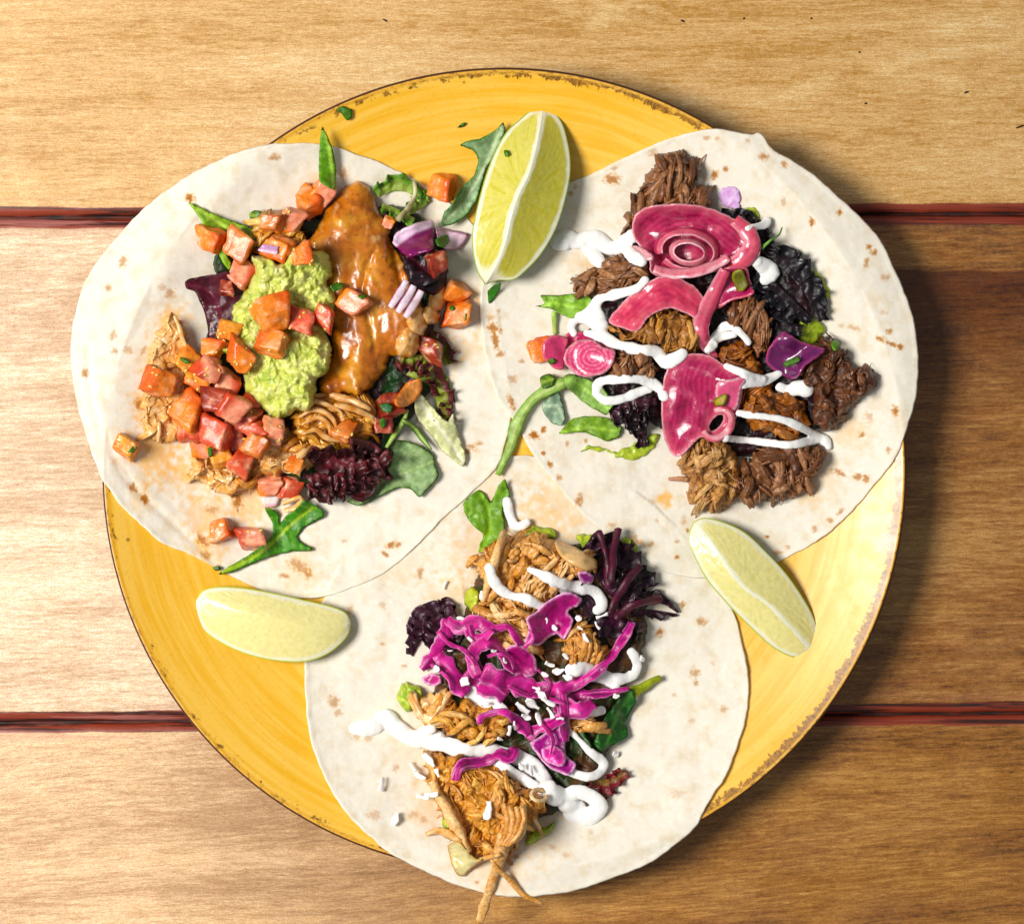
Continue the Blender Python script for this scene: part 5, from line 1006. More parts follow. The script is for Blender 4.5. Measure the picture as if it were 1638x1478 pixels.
# pickled onion
PK1, PK2, PK3, PK4 = lin('#C42E5C', .84), lin('#E0707F', .88), lin('#941848', .8), lin('#F4C4CA', .94)
def pk(cs, freq=9.0, ph=0.0):
    def f(s, v, L, V):
        n = fbm(V[:, 0] / 22, V[:, 1] / 22, 4.4 + ph, 3); st = 0.5 + 0.5 * np.cos(v * freq + n * 2 + ph)
        c = mixc(cs[0], cs[1], ss(0.2, 0.9, st) * 0.55 + 0.3 * ss(-.2, .5, n)); c = mixc(c, cs[2], ss(.0, .5, -n) * .7); c = mixc(c, cs[2], ss(.1, -.9, v) * .5); ln_ = 0.5 + 0.5 * np.cos(v * 21 + n * 2); c = mixc(c, PK4, ln_ ** 3 * .12); return mixc(mixc(c, PK4, ss(.2, 1.0, v) * .5), PK4, ss(.8, 1, -v) * .3)
    return f
def pstripe(line, cs, f1=9.0, amt=.4):
    def g(P, d, c):
        dd, sd, s, L = segparam(P, curve(line, step=5)); n = fbm(P[:, 0] / 20, P[:, 1] / 20, 6, 3)
        st = (0.5 + 0.5 * np.cos(dd / 8.5 * 6.28 + n * 4.5)) ** 2; c = mixc(cs[0], cs[1], st * .2 + ss(0., .5, n) * .4); c = mixc(c, cs[2], ss(0.0, .45, -n) * .75); return mixc(mixc(c, PK2, ss(16, 3, d) * .45), PK4, ss(4, 1, d) * .5)
    return g
ON = dict(cat='onion', group='pickled onion pieces', sharp=0.0)
ONR = dict(cat='onion', group='pickled onion pieces')
# back petal of the big ring with its curled rim
leaf('pickled_onion', [(1011,362),(1017,343),(1036,331),(1077,326),(1118,329),(1158,342),(1193,361),(1212,379),(1217,396),(1211,414),(1192,424),(1160,432),(1118,441),(1077,446),(1043,438),(1038,416),(1026,398),(1014,381)], MT['onion'], PK1, off=10, th=3, curl=4, res=1.8, drape=(6, 22), label='largest curved pink onion petal at the top of the right taco', stripes=pstripe([(1015,375),(1060,340),(1130,335),(1210,390)], (lin('#B22456', .82), lin('#DE7088', .88), lin('#7E103C', .75)), 13, .14), zfun=lambda x, y, d: 11 * ss(26, 0, np.hypot((x - 1110) / 1.25, (y - 385) * 1.6) * 0 + d) - 4, **ON)
def arcpts(cx, cy, rx, ry, a0, a1, n=14, rot=0): 
    r = R_(rot); return [(cx + rx * math.cos(t) * math.cos(r) - ry * math.sin(t) * math.sin(r), cy + rx * math.cos(t) * math.sin(r) + ry * math.sin(t) * math.cos(r)) for t in np.linspace(R_(a0), R_(a1), n)]
ribbon('pickled_onion', arcpts(1100, 402, 47, 32, 160, 500, 18, 8), (18, 21, 18, 16, 18), MT['onion'], pk((PK1, PK2, PK3), 5), off=3, tilt=0.85, arc=.2, th=2, m=9, label='outer ring of the pink onion swirl inside the largest petal', **ONR)
ribbon('pickled_onion', arcpts(1102, 404, 28, 18, 0, 350, 16, 8), (15, 17, 15), MT['onion'], pk((PK2, PK4, PK1), 4, 2), off=2, tilt=1.0, arc=.2, th=2, m=9, label='inner pale ring of the pink onion swirl with the dark hole', **ONR)
ribbon('pickled_onion', [(1175,352),(1196,372),(1203,392),(1192,412),(1172,424)], (20, 26, 30, 24), MT['onion'], pk((PK1, lin('#E0566A', .9), PK2), 6, 1), off=5, arc=.3, th=4, m=9, label='bright pink onion band at the right end of the largest petal', **ONR)
ribbon('pickled_onion', [(1046,430),(1075,438),(1110,436),(1145,424),(1165,412)], (14, 18, 18, 14), MT['onion'], pk((PK2, PK4, PK1), 5, 3), off=5, arc=.3, th=3, m=9, tilt=.4, label='pale pink onion strand sweeping along the lower rim of the swirl', **ONR)
leaf('pickled_onion', [(1158,430),(1193,428),(1200,448),(1207,466),(1199,474),(1170,482),(1150,494),(1140,488),(1150,460)], MT['onion'], lin('#A42456', .92), off=7, th=5, curl=3, drape=(5, 14), label='dark pink onion flap with a green chilli chip right of the swirl', cedge=PK2, **ON)
leaf('chilli_chip', [(1172,436),(1186,430),(1197,455),(1190,466),(1180,466),(1172,450)], MT['leaf'], lin('#6A6A10', .8), off=5, th=5, curl=1, cedge=lin('#9A941E', .9), label='olive green chilli chip on the dark pink onion flap', cat='chilli')
leaf('pickled_onion', [(974,514),(993,487),(1023,460),(1055,443),(1080,441),(1100,452),(1114,460),(1127,480),(1125,500),(1119,518),(1106,507),(1078,494),(1054,499),(1035,511),(1020,530),(997,526)], MT['onion'], PK1, off=9, th=3, curl=4, res=1.8, drape=(6, 18), zfun=lambda x, y, d: 6 * ss(0, 14, d), stripes=pstripe([(975,515),(1020,470),(1070,448),(1120,480)], (lin('#D03A5E', .88), lin('#EC8088', .9), lin('#A82050', .82)), 15, .14), label='arched pink onion slice over the roasted meat lump in the middle', **ON)
ribbon('pickled_onion', [(1160,432),(1150,452),(1140,474),(1128,500),(1121,524),(1128,550),(1146,574)], (16, 20, 24, 26, 25, 20, 8), MT['onion'], pk((PK1, PK2, lin('#D85070', .9)), 5), off=6, arc=.3, th=3, m=9, label='long pink onion strand hanging down from the swirl to the large petal', **ONR)
# rosette
tomato(863, 560, 40, 60, 'o', 'orange tomato piece at the left edge of the pink onion rosette', hgt=.5)
leaf('pickled_onion', [(905,536),(930,530),(955,534),(975,548),(983,564),(978,580),(960,590),(935,580),(915,562)], MT['onion'], lin('#B02458', .9), off=6, th=4, curl=3, cedge=PK2, label='dark pink onion slice at the back of the rosette', **ON)
leaf('pickled_onion', [(867,552),(876,540),(890,536),(908,542),(906,560),(904,582),(900,591),(888,590),(876,580),(868,568)], MT['onion'], lin('#CC4470', .92), off=8, th=4, curl=3, cedge=PK2, label='left pink onion slice of the rosette', **ON)
leaf('pickled_onion', [(902,568),(912,552),(930,543),(950,545),(966,556),(983,560),(982,578),(970,594),(948,603),(928,602),(912,592),(903,580)], MT['onion'], PK1, off=9, th=4, curl=1, drape=(6, 18), label='round pink onion slice with fine rings, front of the rosette', zfun=lambda x, y, d: 5 * ss(26, 0, np.hypot(x - 942, y - 572)), stripes=lambda P, d, c: mixc(mixc(lin('#C8346A', .92), PK4, (0.5 + 0.5 * np.cos(np.hypot((P[:, 0] - 948) / 1.15, P[:, 1] - 572) / 6.5 * 6.28)) ** 3 * .45), PK4, ss(4, 1, d) * .6), **ON)
# big petal
leaf('pickled_onion', [(1079,573),(1103,566),(1133,568),(1160,584),(1180,592),(1198,601),(1190,617),(1185,641),(1176,673),(1160,690),(1146,698),(1119,701),(1103,717),(1087,730),(1073,725),(1062,698),(1058,662),(1060,622),(1065,595)], MT['onion'], PK1, off=12, th=3, curl=4, res=1.8, drape=(6, 24), holes=[circle(1146, 676, 7, 15, 40, 8)], zfun=lambda x, y, d: 9 * ss(0, 26, d), stripes=pstripe([(1150,560),(1120,600),(1118,650),(1100,740)], (lin('#B01C54', .8), lin('#D86C8C', .86), lin('#860F40', .75)), 9, .14), label='large smooth magenta pink onion petal in the lower middle, with a small hole', **ON)
leaf('pickled_onion', [(1148,612),(1172,606),(1196,602),(1186,622),(1180,650),(1166,660),(1150,648),(1144,628)], MT['onion'], lin('#D0587E', .9), off=6, th=4, curl=3, drape=(5, 14), cedge=PK4, label='small lighter onion fold on the right of the large magenta petal', **ON)
ribbon('pickled_onion', arcpts(1148, 678, 20, 26, -150, 120, 12, 40), (9, 12, 9), MT['onion'], pk((PK2, PK4, PK1), 4), off=5, arc=.3, th=3, label='small curved onion loop around the hole in the large magenta petal', **ONR)
leaf('chilli_chip', [(1140,642),(1146,636),(1162,630),(1164,638),(1158,648),(1144,650)], MT['leaf'], lin('#B59A1A', .9), off=5, th=4, curl=1, label='yellow green chilli chip on the large magenta onion petal', cat='chilli', cedge=lin('#7A8A20', .9))
leaf('pickled_onion', [(1008,395),(1022,394),(1044,408),(1042,418),(1020,414),(1008,408)], MT['onion'], lin('#E0A0A8', .9), off=8, th=4, label='small pale pink onion tip over the cream left of the swirl', **ON)
for (x, y, s) in []: pass
leaf('chilli_chip', [(1330,548),(1338,542),(1343,552),(1338,562),(1331,558)], MT['leaf'], lin('#5E8A22', .9), off=4, th=4, curl=1, label='small green chilli chip on the dark meat at the right', cat='chilli')
# cream
cream([(893,387,14),(912,383,15),(922,388,12),(940,382,14),(958,384,14),(972,396,12),(990,396,11),(1003,384,12),(1012,378,12)], 'thick cream stroke at the upper left of the right taco, starting in two blobs', extra=[[(940,398,10),(954,414,11),(960,420,9)], [(1000,395,12),(1012,410,12),(1026,418,9)]])
cream([(1032,448,6),(1018,462,8),(990,470,8),(961,477,9),(950,492,9),(936,502,8),(920,511,8),(914,524,7),(918,534,6)], 'cream line looping down left from the arched onion slice', extra=[[(922,510,7),(940,512,8),(956,522,11),(964,536,10),(982,549,9),(1009,557,9),(1030,560,9),(1050,563,10),(1064,579,12),(1080,574,11),(1092,566,9)], [(950,492,9),(958,506,10),(962,522,11)], [(938,533,6),(950,536,8),(960,540,8)]])
cream([(953,629,7),(958,613,8),(972,608,8),(986,607,8),(1005,606,8),(1024,607,8),(1040,612,9),(1056,622,9),(1062,634,10)], 'closed loop of cream left of the large onion petal', extra=[[(953,629,7),(966,640,8),(986,640,8),(1005,635,8),(1020,628,8),(1038,622,8)]])
cream([(1137,545,6),(1150,532,7),(1162,522,8),(1176,526,7),(1190,538,6),(1197,548,5)], 'short cream stroke crossing right of the hanging onion strand', extra=[[(1140,547,6),(1158,538,7),(1175,535,6)], [(1132,560,6),(1142,552,7)]])
cream([(1162,586,5),(1176,592,6),(1192,598,6),(1216,605,6),(1236,602,6),(1246,598,6)], 'thin cream wedge from the large petal towards the purple triangle', extra=[[(1188,618,5),(1204,614,7),(1224,610,7),(1242,601,6)], [(1190,604,6),(1206,607,8),(1220,607,6)]])
cream([(1248,620,8),(1262,624,10),(1275,621,13),(1288,622,14)], 'fat white cream blob below the purple onion triangle')
cream([(1182,661,5),(1200,664,6),(1219,666,6),(1240,669,6.5),(1262,675,7),(1280,683,7),(1297,692,7),(1312,700,7),(1322,707,8),(1325,715,6)], 'V shaped pair of cream lines over the lower meat', extra=[[(1160,700,8),(1172,702,7),(1190,704,6),(1210,706,6),(1235,709,6.5),(1262,712,7),(1285,708,7),(1305,702,7)]])
cream([(1196,366,5),(1210,363,6),(1222,360,7),(1227,354,6)], 'short cream stroke sticking out past the top right onion')
cream([(1210,418,10),(1222,426,14),(1234,436,13),(1224,446,11)], 'cream dollop tucked between the pink onion band and the black lettuce')

# ================================================================== BOTTOM TACO
bed([(775,900),(830,870),(900,870),(960,880),(1010,920),(1030,980),(1030,1040),(1000,1100),(985,1160),(960,1230),(920,1280),(860,1310),(780,1320),(720,1270),(700,1200),(690,1130),(710,1060),(740,990)], 20, 'dark meat-and-leaf fill with painted gap shade under the light pulled meat on the bottom tortilla', lin('#4A2E16'), lin('#24340F'))  # filler slab in meat brown and leaf green, gap shade put into the colour
smear('avocado_smear', [(840,846),(862,842),(888,846),(890,860),(860,864),(842,858)], 'green avocado smear right of the topmost cream stroke', AV1, AV2, 'avocado', 10)
smear('avocado_smear', [(924,856),(950,858),(962,870),(952,886),(930,880)], 'avocado smear between the light meat and the purple lettuce', AV1, AV2, 'avocado', 8)
smear('avocado_smear', [(994,862),(1010,862),(1020,880),(1014,898),(998,888)], 'avocado smear right of the two purple lettuce horns', AV1, AV2, 'avocado', 8)
smear('avocado_smear', [(746,946),(758,938),(768,950),(766,975),(752,978),(744,964)], 'yellow green avocado dab at the left of the upper light meat', AV1, lin('#A5A83A', .9), 'avocado', 10)
smear('avocado_smear', [(637,1100),(652,1092),(672,1098),(678,1112),(668,1130),(648,1136),(636,1122)], 'round green avocado lump at the left, above the cream', AV1, AV2, 'avocado', 18)
smear('avocado_smear', [(842,1336),(862,1326),(890,1312),(886,1324),(860,1342),(842,1352)], 'green avocado smear at the lower right under the big meat heap', AV1, AV2, 'avocado', 8)
smear('avocado_smear', [(706,1312),(716,1306),(728,1322),(728,1336),(710,1330)], 'green avocado dab at the lower left of the big meat heap', AV1, AV2, 'avocado', 8)
leaf('rocket_leaf', [(767,783),(741,804),(746,826),(758,842),(773,855),(768,870),(765,884),(775,884),(782,874),(803,857),(808,838),(804,815),(816,795),(808,766),(797,777),(790,794),(784,802)], MT['leaf'], lin('#709A34', .9), lin('#86B23E', .9), rib=[(768,882),(782,850),(780,815),(768,788)], off=6, curl=5, cdark=G2, label='forked glossy rocket leaf at the top of the bottom taco beside the cream', cat='rocket leaf', group='rocket leaves')
PLI, PLO = lin('#3A0E2A', .8), lin('#240816', .8)
frills('frilly_lettuce', [A_(path=[(930,880),(955,890),(985,905),(1010,925),(1030,950)], width=(34,44,40,36,30), amp=12, lam=28, side=-1, jag=.16), A_(path=[(950,920),(975,950),(1000,975),(1025,985)], width=(40,44,46,34), amp=12, lam=26, side=-1, jag=.16), A_(path=[(940,950),(965,975),(1000,990),(1030,995)], width=(34,34,30), amp=10, lam=22, side=1, jag=.14), A_(path=[(1000,960),(1030,962),(1060,966),(1084,980)], width=(20,22,16,4), amp=7, lam=24, side=-1, jag=.2), A_(path=[(1010,975),(1040,975),(1082,982)], width=(14,14,3), amp=6, lam=20, side=1, jag=.2), A_(path=[(920,870),(940,900),(950,940)], width=(24,28,22), amp=9, lam=22, side=1)], MT['purple'], PLI, PLO, label='deep purple frilly lettuce at the upper right of the bottom taco', cat='lettuce')
for i, pp in enumerate([[(957,850),(964,870),(972,900),(975,940)], [(988,846),(984,868),(980,890),(978,930)], [(1025,905),(1006,925),(990,950),(975,985)], [(1058,958),(1030,962),(1005,972),(985,990)]]):
    strand('lettuce_rib', pp, (6, 6, 7, 6), (lin('#3C0A20', .8), lin('#5A1430', .8)), ['left horn of the purple lettuce, pointing up', 'right horn of the purple lettuce, pointing up', 'shiny purple lettuce rib running down from the upper right', 'purple lettuce rib running in from the far right tip'][i], 'lettuce', 'shiny purple lettuce ribs', mat='purple', off=8)
frills('frilly_lettuce', [A_(path=[(660,1050),(676,1020),(700,990),(728,978)], width=(16,30,34,20), amp=8, lam=17, side=-1, jag=.25), A_(path=[(690,1040),(712,1010),(736,990)], width=(28,34,22), amp=8, lam=16, side=-1, jag=.2), A_(path=[(720,1050),(735,1030),(745,1000)], width=(20,20), amp=8, lam=14, side=-1)], MT['purple'], lin('#2A1018'), lin('#3A1026', .8), label='dark purple jagged lettuce at the left of the magenta cabbage', cat='lettuce')
frills('frilly_lettuce', [A_(path=[(945,1240),(965,1246),(985,1240),(1000,1232)], width=(18,24,22,10), amp=8, lam=14), A_(path=[(935,1262),(960,1266),(980,1258)], width=(16,20,16), amp=7, lam=13), A_(path=[(975,1255),(990,1245),(1004,1240)], width=14, amp=6, lam=12, side=-1)], MT['leaf'], lin('#8A6A3A', .8), lin('#7A1A26', .8), label='small red tipped frilly lettuce right of the curled cream hook', cat='lettuce')
# dark green leaf on the right
strand('rocket_stalk', [(1012,1108),(1030,1098),(1046,1088),(1056,1084)], (9, 7, 6, 5), (lin('#8A9A22', .85), lin('#A4AC3A', .9)), 'thick olive green stem sticking out to the right of the cabbage', 'rocket leaf', mat='leaf', off=8)
leaf('spinach_leaf', [(982,1128),(995,1112),(1010,1101),(1018,1122),(1008,1140),(1002,1156),(1004,1177),(982,1190),(963,1202),(949,1189),(955,1174),(968,1146)], MT['leaf'], lin('#1F5A1E', .8), lin('#4E8A3A', .8), rib=[(1012,1104),(990,1140),(970,1190)], off=8, curl=9, cdark=lin('#0E3010', .8), label='dark green curled spinach leaf at the right of the bottom taco', cat='salad leaf')
leaf('spinach_leaf', [(917,1166),(933,1168),(942,1182),(947,1194),(944,1203),(930,1198),(916,1184)], MT['leaf'], lin('#1F4A18', .8), lin('#3E7A2A'), rib=[(918,1168),(944,1200)], off=8, curl=3, label='small dark green leaf inside the curled cream hook', cat='salad leaf')
# meat
meat('pulled_pork', [(749,901),(765,887),(788,869),(806,852),(819,857),(862,856),(889,865),(925,880),(944,890),(955,909),(940,920),(915,925),(889,949),(873,972),(835,978),(768,972),(776,950),(770,922)], 34, 55, PORK, 'light brown pulled meat at the top of the bottom taco', 'pulled meat', n=60, rad=(2.0, 4.8), length=(24, 62), spread=.6)
leaf('pulled_pork', [(886,864),(900,866),(930,880),(953,896),(956,908),(940,914),(915,904),(896,890)], MT['chick'], lin('#E0BA84', .9), off=7, th=8, curl=2, cedge=PORK[0], label='smooth pale slab of meat at the upper right of the light meat', cat='pulled meat')
strand('meat_shred', [(806,850),(800,872),(790,900),(782,930),(772,962)], (5, 7, 8, 7, 5), (PORK[0], PORK[3]), 'long pale meat shred down the left side of the upper light meat', 'pulled meat', off=6)
meat('pulled_pork', [(758,985),(775,975),(810,970),(849,976),(862,1003),(856,1040),(800,1040),(770,1020)], 26, -30, PORK, 'light pulled meat just above the cabbage arch', 'pulled meat', n=34)
meat('pulled_pork', [(904,1020),(915,1005),(940,1003),(958,1025),(972,1047),(960,1064),(911,1064),(900,1048)], 28, 65, PORK, 'light meat chunk right of the magenta cabbage flower', 'pulled meat', n=30, rad=(2, 4))
meat('pulled_pork', [(670,1124),(680,1112),(700,1105),(726,1106),(718,1135),(706,1160),(692,1166),(674,1152)], 20, 50, CHIC, 'flat pale curl of meat at the left end of the bottom taco', 'pulled meat', 'chick', n=10)
meat('pulled_pork', [(710,1160),(712,1136),(743,1122),(784,1127),(812,1144),(812,1168),(790,1186),(770,1190),(730,1182)], 28, 10, ORAN, 'orange brown meat loops in the left centre between the cream and the cabbage', 'pulled meat', n=30, curv=1.2, rad=(2.2, 4.4))
meat('pulled_pork', [(904,1140),(935,1138),(955,1150),(955,1172),(930,1176),(908,1166)], 20, 10, PORK, 'small meat piece below the cabbage near the dark green leaf', 'pulled meat', n=18)
meat('pulled_pork', [(678,1226),(692,1198),(712,1206),(735,1214),(760,1222),(790,1222),(821,1246),(855,1262),(876,1276),(877,1296),(860,1310),(843,1322),(826,1350),(805,1366),(762,1371),(745,1356),(722,1324),(700,1292),(689,1256)], 34, 60, ORAN + PORK[:3], 'big heap of orange brown pulled meat at the bottom', 'pulled meat', n=60, rad=(2.2, 5.2), length=(30, 76), spread=.7, curv=.6)
PR = dict(cat='pulled meat', group='loose shreds of light meat')
strand('meat_shred', [(692,1250,4),(703,1275,6),(716,1297,6),(728,1318,6),(740,1340,4),(750,1362,2)], (6, 8, 9, 8, 5), (PORK[0], PORK[3]), 'thick pale shred running down the left side of the bottom heap', off=4, **PR)
strand('meat_shred', [(835,1290),(838,1310),(832,1334),(812,1352)], (6, 7, 6, 4), (PORK[0], PORK[3]), 'pale shred down the right side of the bottom heap', off=4, **PR)
strand('meat_shred', [(806,1335,0),(803,1355,4),(797,1376,4),(788,1408,0),(778,1438,-6),(767,1474,-12)], (12, 10, 8, 8, 8, 7), (PORK[1], PORK[3]), 'longest meat shred, hanging over the tortilla edge onto the table side', off=3, blur=14, **PR)
strand('meat_shred', [(786,1374,0),(800,1392,0),(814,1406,0),(837,1430,-3),(866,1444,-5)], (3, 4, 5, 5, 3), (PORK[1], PORK[0]), 'thin meat shred curving out to the lower right over the tortilla edge', off=3, blur=14, **PR)
strand('meat_shred', [(738,1346),(720,1336),(703,1328),(681,1334)], (4, 6, 6, 3), (PORK[1], PORK[3]), 'meat shred pointing out to the left of the bottom heap', **PR)
strand('meat_shred', [(800,1366),(772,1374),(745,1384),(728,1392)], (4, 4, 4, 3), (PORK[1], PORK[3]), 'thin shred lying across the translucent onion below the heap', **PR)
strand('meat_shred', [(852,1306),(862,1322),(869,1338)], (3, 3.5, 2), (PORK[1], PORK[3]), 'short shred pointing down right over the avocado smear', **PR)
for i, (dx, r) in enumerate([(0, 7), (11, 6), (22, 6), (33, 5)]):
    strand('meat_shred', [(806 + dx * .9, 1286 + dx * .2), (812 + dx * .8, 1310), (810 + dx * .6, 1334), (800 + dx * .4, 1352)], (r * .7, r, r, r * .6), (PORK[0], PORK[2]), ['first', 'second', 'third', 'fourth'][i] + ' from the left of four side by side striped shreds above the longest shred', off=6, **PR)
strand('meat_shred', arcpts(862, 1272, 13, 9, 0, 320), 3.5, (PORK[3], CHIC[3]), 'small curled loop of pale meat at the right of the bottom heap', off=8, **PR)
leaf('onion_piece', [(716,1352),(735,1346),(760,1372),(773,1374),(756,1388),(742,1402),(730,1398),(722,1380)], MT['onion'], lin('#E6D8A0', .9), off=3, th=4, curl=3, cedge=lin('#C99A4A', .9), label='translucent pale yellow onion piece below the bottom heap', cat='onion')
# lower cream
cream([(568,1165,12),(584,1164,14),(600,1160,14),(616,1148,14),(630,1160,15),(645,1172,15),(664,1181,15),(690,1182,17),(712,1190,15),(740,1198,13),(765,1200,12),(800,1204,12),(826,1210,12),(845,1222,13),(866,1238,14),(872,1256,15),(884,1270,15),(905,1272,13),(925,1266,12),(948,1275,13),(960,1290,13),(940,1306,14),(915,1300,14)], 'longest cream stroke, crossing the bottom taco from far left to lower right', extra=[[(794,1219,7),(815,1232,9),(838,1247,9),(856,1256,9)], [(905,1285,14),(925,1290,13)], [(690,1165,8),(676,1172,10)]])
cream([(906,1164,4),(917,1174,5),(928,1185,5.5),(938,1196,6),(949,1206,7),(960,1214,8),(966,1224,8),(958,1236,8),(944,1242,8),(928,1240,8),(912,1234,7)], 'cream hook curling round to the right of the cabbage')
cream([(811,801,7),(813,815,8),(817,828,8),(824,842,8),(833,842,7),(842,836,7)], 'topmost cream stroke, a small hook over the rocket leaf')
cream([(783,909,8),(788,925,9),(796,938,9),(808,948,9),(822,954,8),(840,957,8),(854,964,9),(870,972,8)], 'cream stroke curving along the left of the upper light meat')
cream([(848,911,5),(862,917,7),(884,927,9),(905,934,10),(930,940,10),(950,945,9),(960,956,10),(963,970,10),(955,976,9)], 'cream stroke slanting down right across the upper light meat', extra=[[(882,934,5),(900,944,7),(920,956,6)]])
cream([(915,1072,12),(930,1068,14),(946,1076,13),(965,1082,10),(985,1086,10),(1003,1084,9),(1014,1076,9),(1019,1062,9),(1013,1047,8),(1010,1043,7)], 'cream hook at the right that ends in an upturned tip', extra=[[(975,1090,9),(984,1098,7)]])
cream([(735,992,8),(745,998,8),(758,1012,9),(768,1022,10),(778,1024,8)], 'small cream patch showing between the left cabbage ribbons')
cream([(756,1110,12),(770,1116,13),(790,1126,12),(806,1134,8)], 'cream patch below the thick cabbage ribbon on the left')
cream([(896,1130,8),(920,1140,9),(945,1140,8),(962,1136,8)], 'cream strip peeking out under the right cabbage strands')
# magenta cabbage
K1, K2, K3, K4 = lin('#B80E7A', .88), lin('#7A0A5C', .8), lin('#DA3CA0', .9), lin('#F0B8DC', .95)
def kc(pale=0.0, seed=0.0):
    def f(s, v, L, V):
        n = fbm(V[:, 0] / 18, V[:, 1] / 18, 2.4 + seed, 3); c = mixc(K1, K3, ss(-.05, .5, n) * .7 + pale); c = mixc(c, K2, ss(.0, .5, -n) * .8); st = perlin(v * 3.2 + seed, s * L / 60, seed); c = mixc(c, K3, ss(.05, .4, st) * .8); c = mixc(c, K4, ss(.35, .6, st) * .5); c = mixc(c, K2, ss(.05, .4, -st) * .85); return mixc(c, K4, ss(.72, 1., np.abs(v)) * .6)
    return f
KB = dict(cat='cabbage', group='strips of magenta pickled cabbage')
def kab(path, w_, label, tilt=0.3, twist=0.6, off=5, pale=0.0, **k2):
    ribbon('pickled_cabbage', path, np.array(w_) * 1.05, MT['cabb'], kc(pale, rnd.random() * 9), off=off, tilt=tilt, twist=twist, th=2.6, m=9, arc=.2, wob=2.4, edgewob=.28, label=label, **KB, **k2)
def kleaf(out, label, col=K1, **k2):
    leaf('pickled_cabbage', out, MT['cabb'], col, off=k2.pop('off', 8), th=4, curl=5, drape=(5, 14), cdark=K2, cedge=K4, label=label, **KB, **k2)
kab([(889,1117),(910,1115),(930,1112),(970,1108),(1006,1101)], (20, 20, 16, 6), 'straight magenta strip pointing right below the long curved one')
kab([(888,1128),(910,1134),(930,1136),(950,1124)], (24, 28, 22), 'short broad purple strip above the cream strip on the right', pale=0)
kleaf([(847,1188),(868,1174),(882,1160),(895,1164),(904,1182),(906,1208),(922,1221),(912,1240),(896,1236),(876,1226),(862,1210)], 'crumpled purple cabbage leaf low on the right', lin('#A41A86', .9))
kleaf([(866,1198),(884,1190),(900,1198),(906,1212),(900,1226),(880,1222),(868,1212)], 'bright pink cabbage fold on the crumpled purple leaf', K3, off=6)
kab([(898,1108),(900,1130),(902,1155),(905,1186)], (12, 16, 16, 14), 'vertical purple strip dropping to the crumpled leaf')
kab([(841,1176),(860,1166),(880,1158),(900,1148)], (18, 22, 20), 'short magenta strip slanting up right above the crumpled leaf')
kab([(718,990),(714,1012),(706,1028),(695,1046),(684,1060),(674,1070)], (20, 24, 24, 22, 18), 'magenta strip curving down the far left')
kleaf([(674,1084),(690,1076),(704,1080),(706,1092),(694,1098),(680,1094)], 'small magenta cabbage piece at the far left end', K1, off=6)
kab([(715,990),(724,998),(737,1004),(752,998),(766,996),(780,1004),(792,1006),(812,1002),(822,1014),(832,1032)], (12, 20, 26, 26, 22, 14, 12, 14, 14), 'wavy magenta strip along the top of the cabbage')
kab([(749,1000),(754,1018),(768,1022),(788,1008)], (12, 20, 14), 'short fold of cabbage below the wavy top strip', pale=.1)
kab([(700,1046),(712,1062),(724,1076),(734,1094),(746,1110)], (18, 30, 34, 30, 18), 'broad magenta strip down the left centre with a cream fleck')
kab([(748,1070),(765,1084),(786,1098),(808,1116)], (34, 44, 42, 26), 'broadest magenta cabbage piece in the centre')
kleaf([(810,1036),(830,1030),(848,1040),(858,1056),(858,1078),(840,1084),(820,1078),(806,1062)], 'rounded magenta cabbage leaf right of the arch', K1, off=6)
kab([(764,1082),(756,1062),(758,1042),(774,1030),(790,1030),(802,1044),(812,1062),(824,1076)], (16, 20, 22, 22, 22, 18, 14), 'magenta strip forming a tall arch in the centre', tilt=.5)
kab([(772,1074),(800,1086),(826,1094),(851,1100),(880,1104),(905,1100),(930,1090),(950,1078),(975,1054),(990,1032),(1002,1014),(1011,996)], (26, 34, 34, 30, 26, 22, 18, 16, 15, 14, 16, 14), 'longest magenta strip, sweeping right and up to a blunt tip', tilt=.25)
kleaf([(841,990),(860,976),(872,964),(886,955),(900,948),(916,948),(932,958),(924,970),(908,978),(917,990),(914,1004),(902,1023),(890,1014),(878,1020),(862,1033),(848,1030),(838,1026),(846,1008)], 'crumpled magenta cabbage flower shape at the top with a white fleck', K1, off=9, mottle=.5)
kleaf([(924,916),(938,914),(950,922),(946,934),(930,932)], 'small purple cabbage patch under the slanting cream stroke', lin('#8A1074', .9), off=3)
kab([(768,1158),(768,1148),(780,1142),(795,1138),(810,1140),(824,1150),(838,1164),(846,1176)], (8, 10, 10, 12, 16, 20, 18), 'pale pink thin strip bending down right over the meat loops', pale=.45)
kab([(728,1248),(732,1232),(742,1222),(758,1220),(772,1218),(788,1212),(800,1206),(815,1212),(824,1196)], (16, 18, 16, 16, 16, 14, 26, 24, 12), 'magenta strip crossing the lower cream on the left')
for i, (pp, l) in enumerate([([(700,1010),(720,1030),(742,1040),(760,1064)], 'thin magenta strand crossing between the wavy top strip and the broad left strip'), ([(780,1050),(800,1044),(816,1052),(822,1070)], 'thin magenta strand inside the tall arch'), ([(860,1070),(878,1092),(872,1114),(890,1128)], 'thin magenta strand curling down from the rounded cabbage leaf'), ([(812,1096),(842,1112),(872,1116),(905,1126)], 'thin strand running below the longest magenta strip'), ([(838,1036),(852,1020),(846,1006)], 'short thin strand between the arch and the cabbage flower'), ([(690,1062),(716,1084),(722,1104)], 'thin dark magenta strand left of the broad left strip'), ([(868,1160),(884,1182),(880,1206)], 'thin strand lying over the crumpled purple leaf')]):
    kab(pp, (5, 7, 6, 4), l, off=6, pale=.1 * (i % 3), tilt=.4)
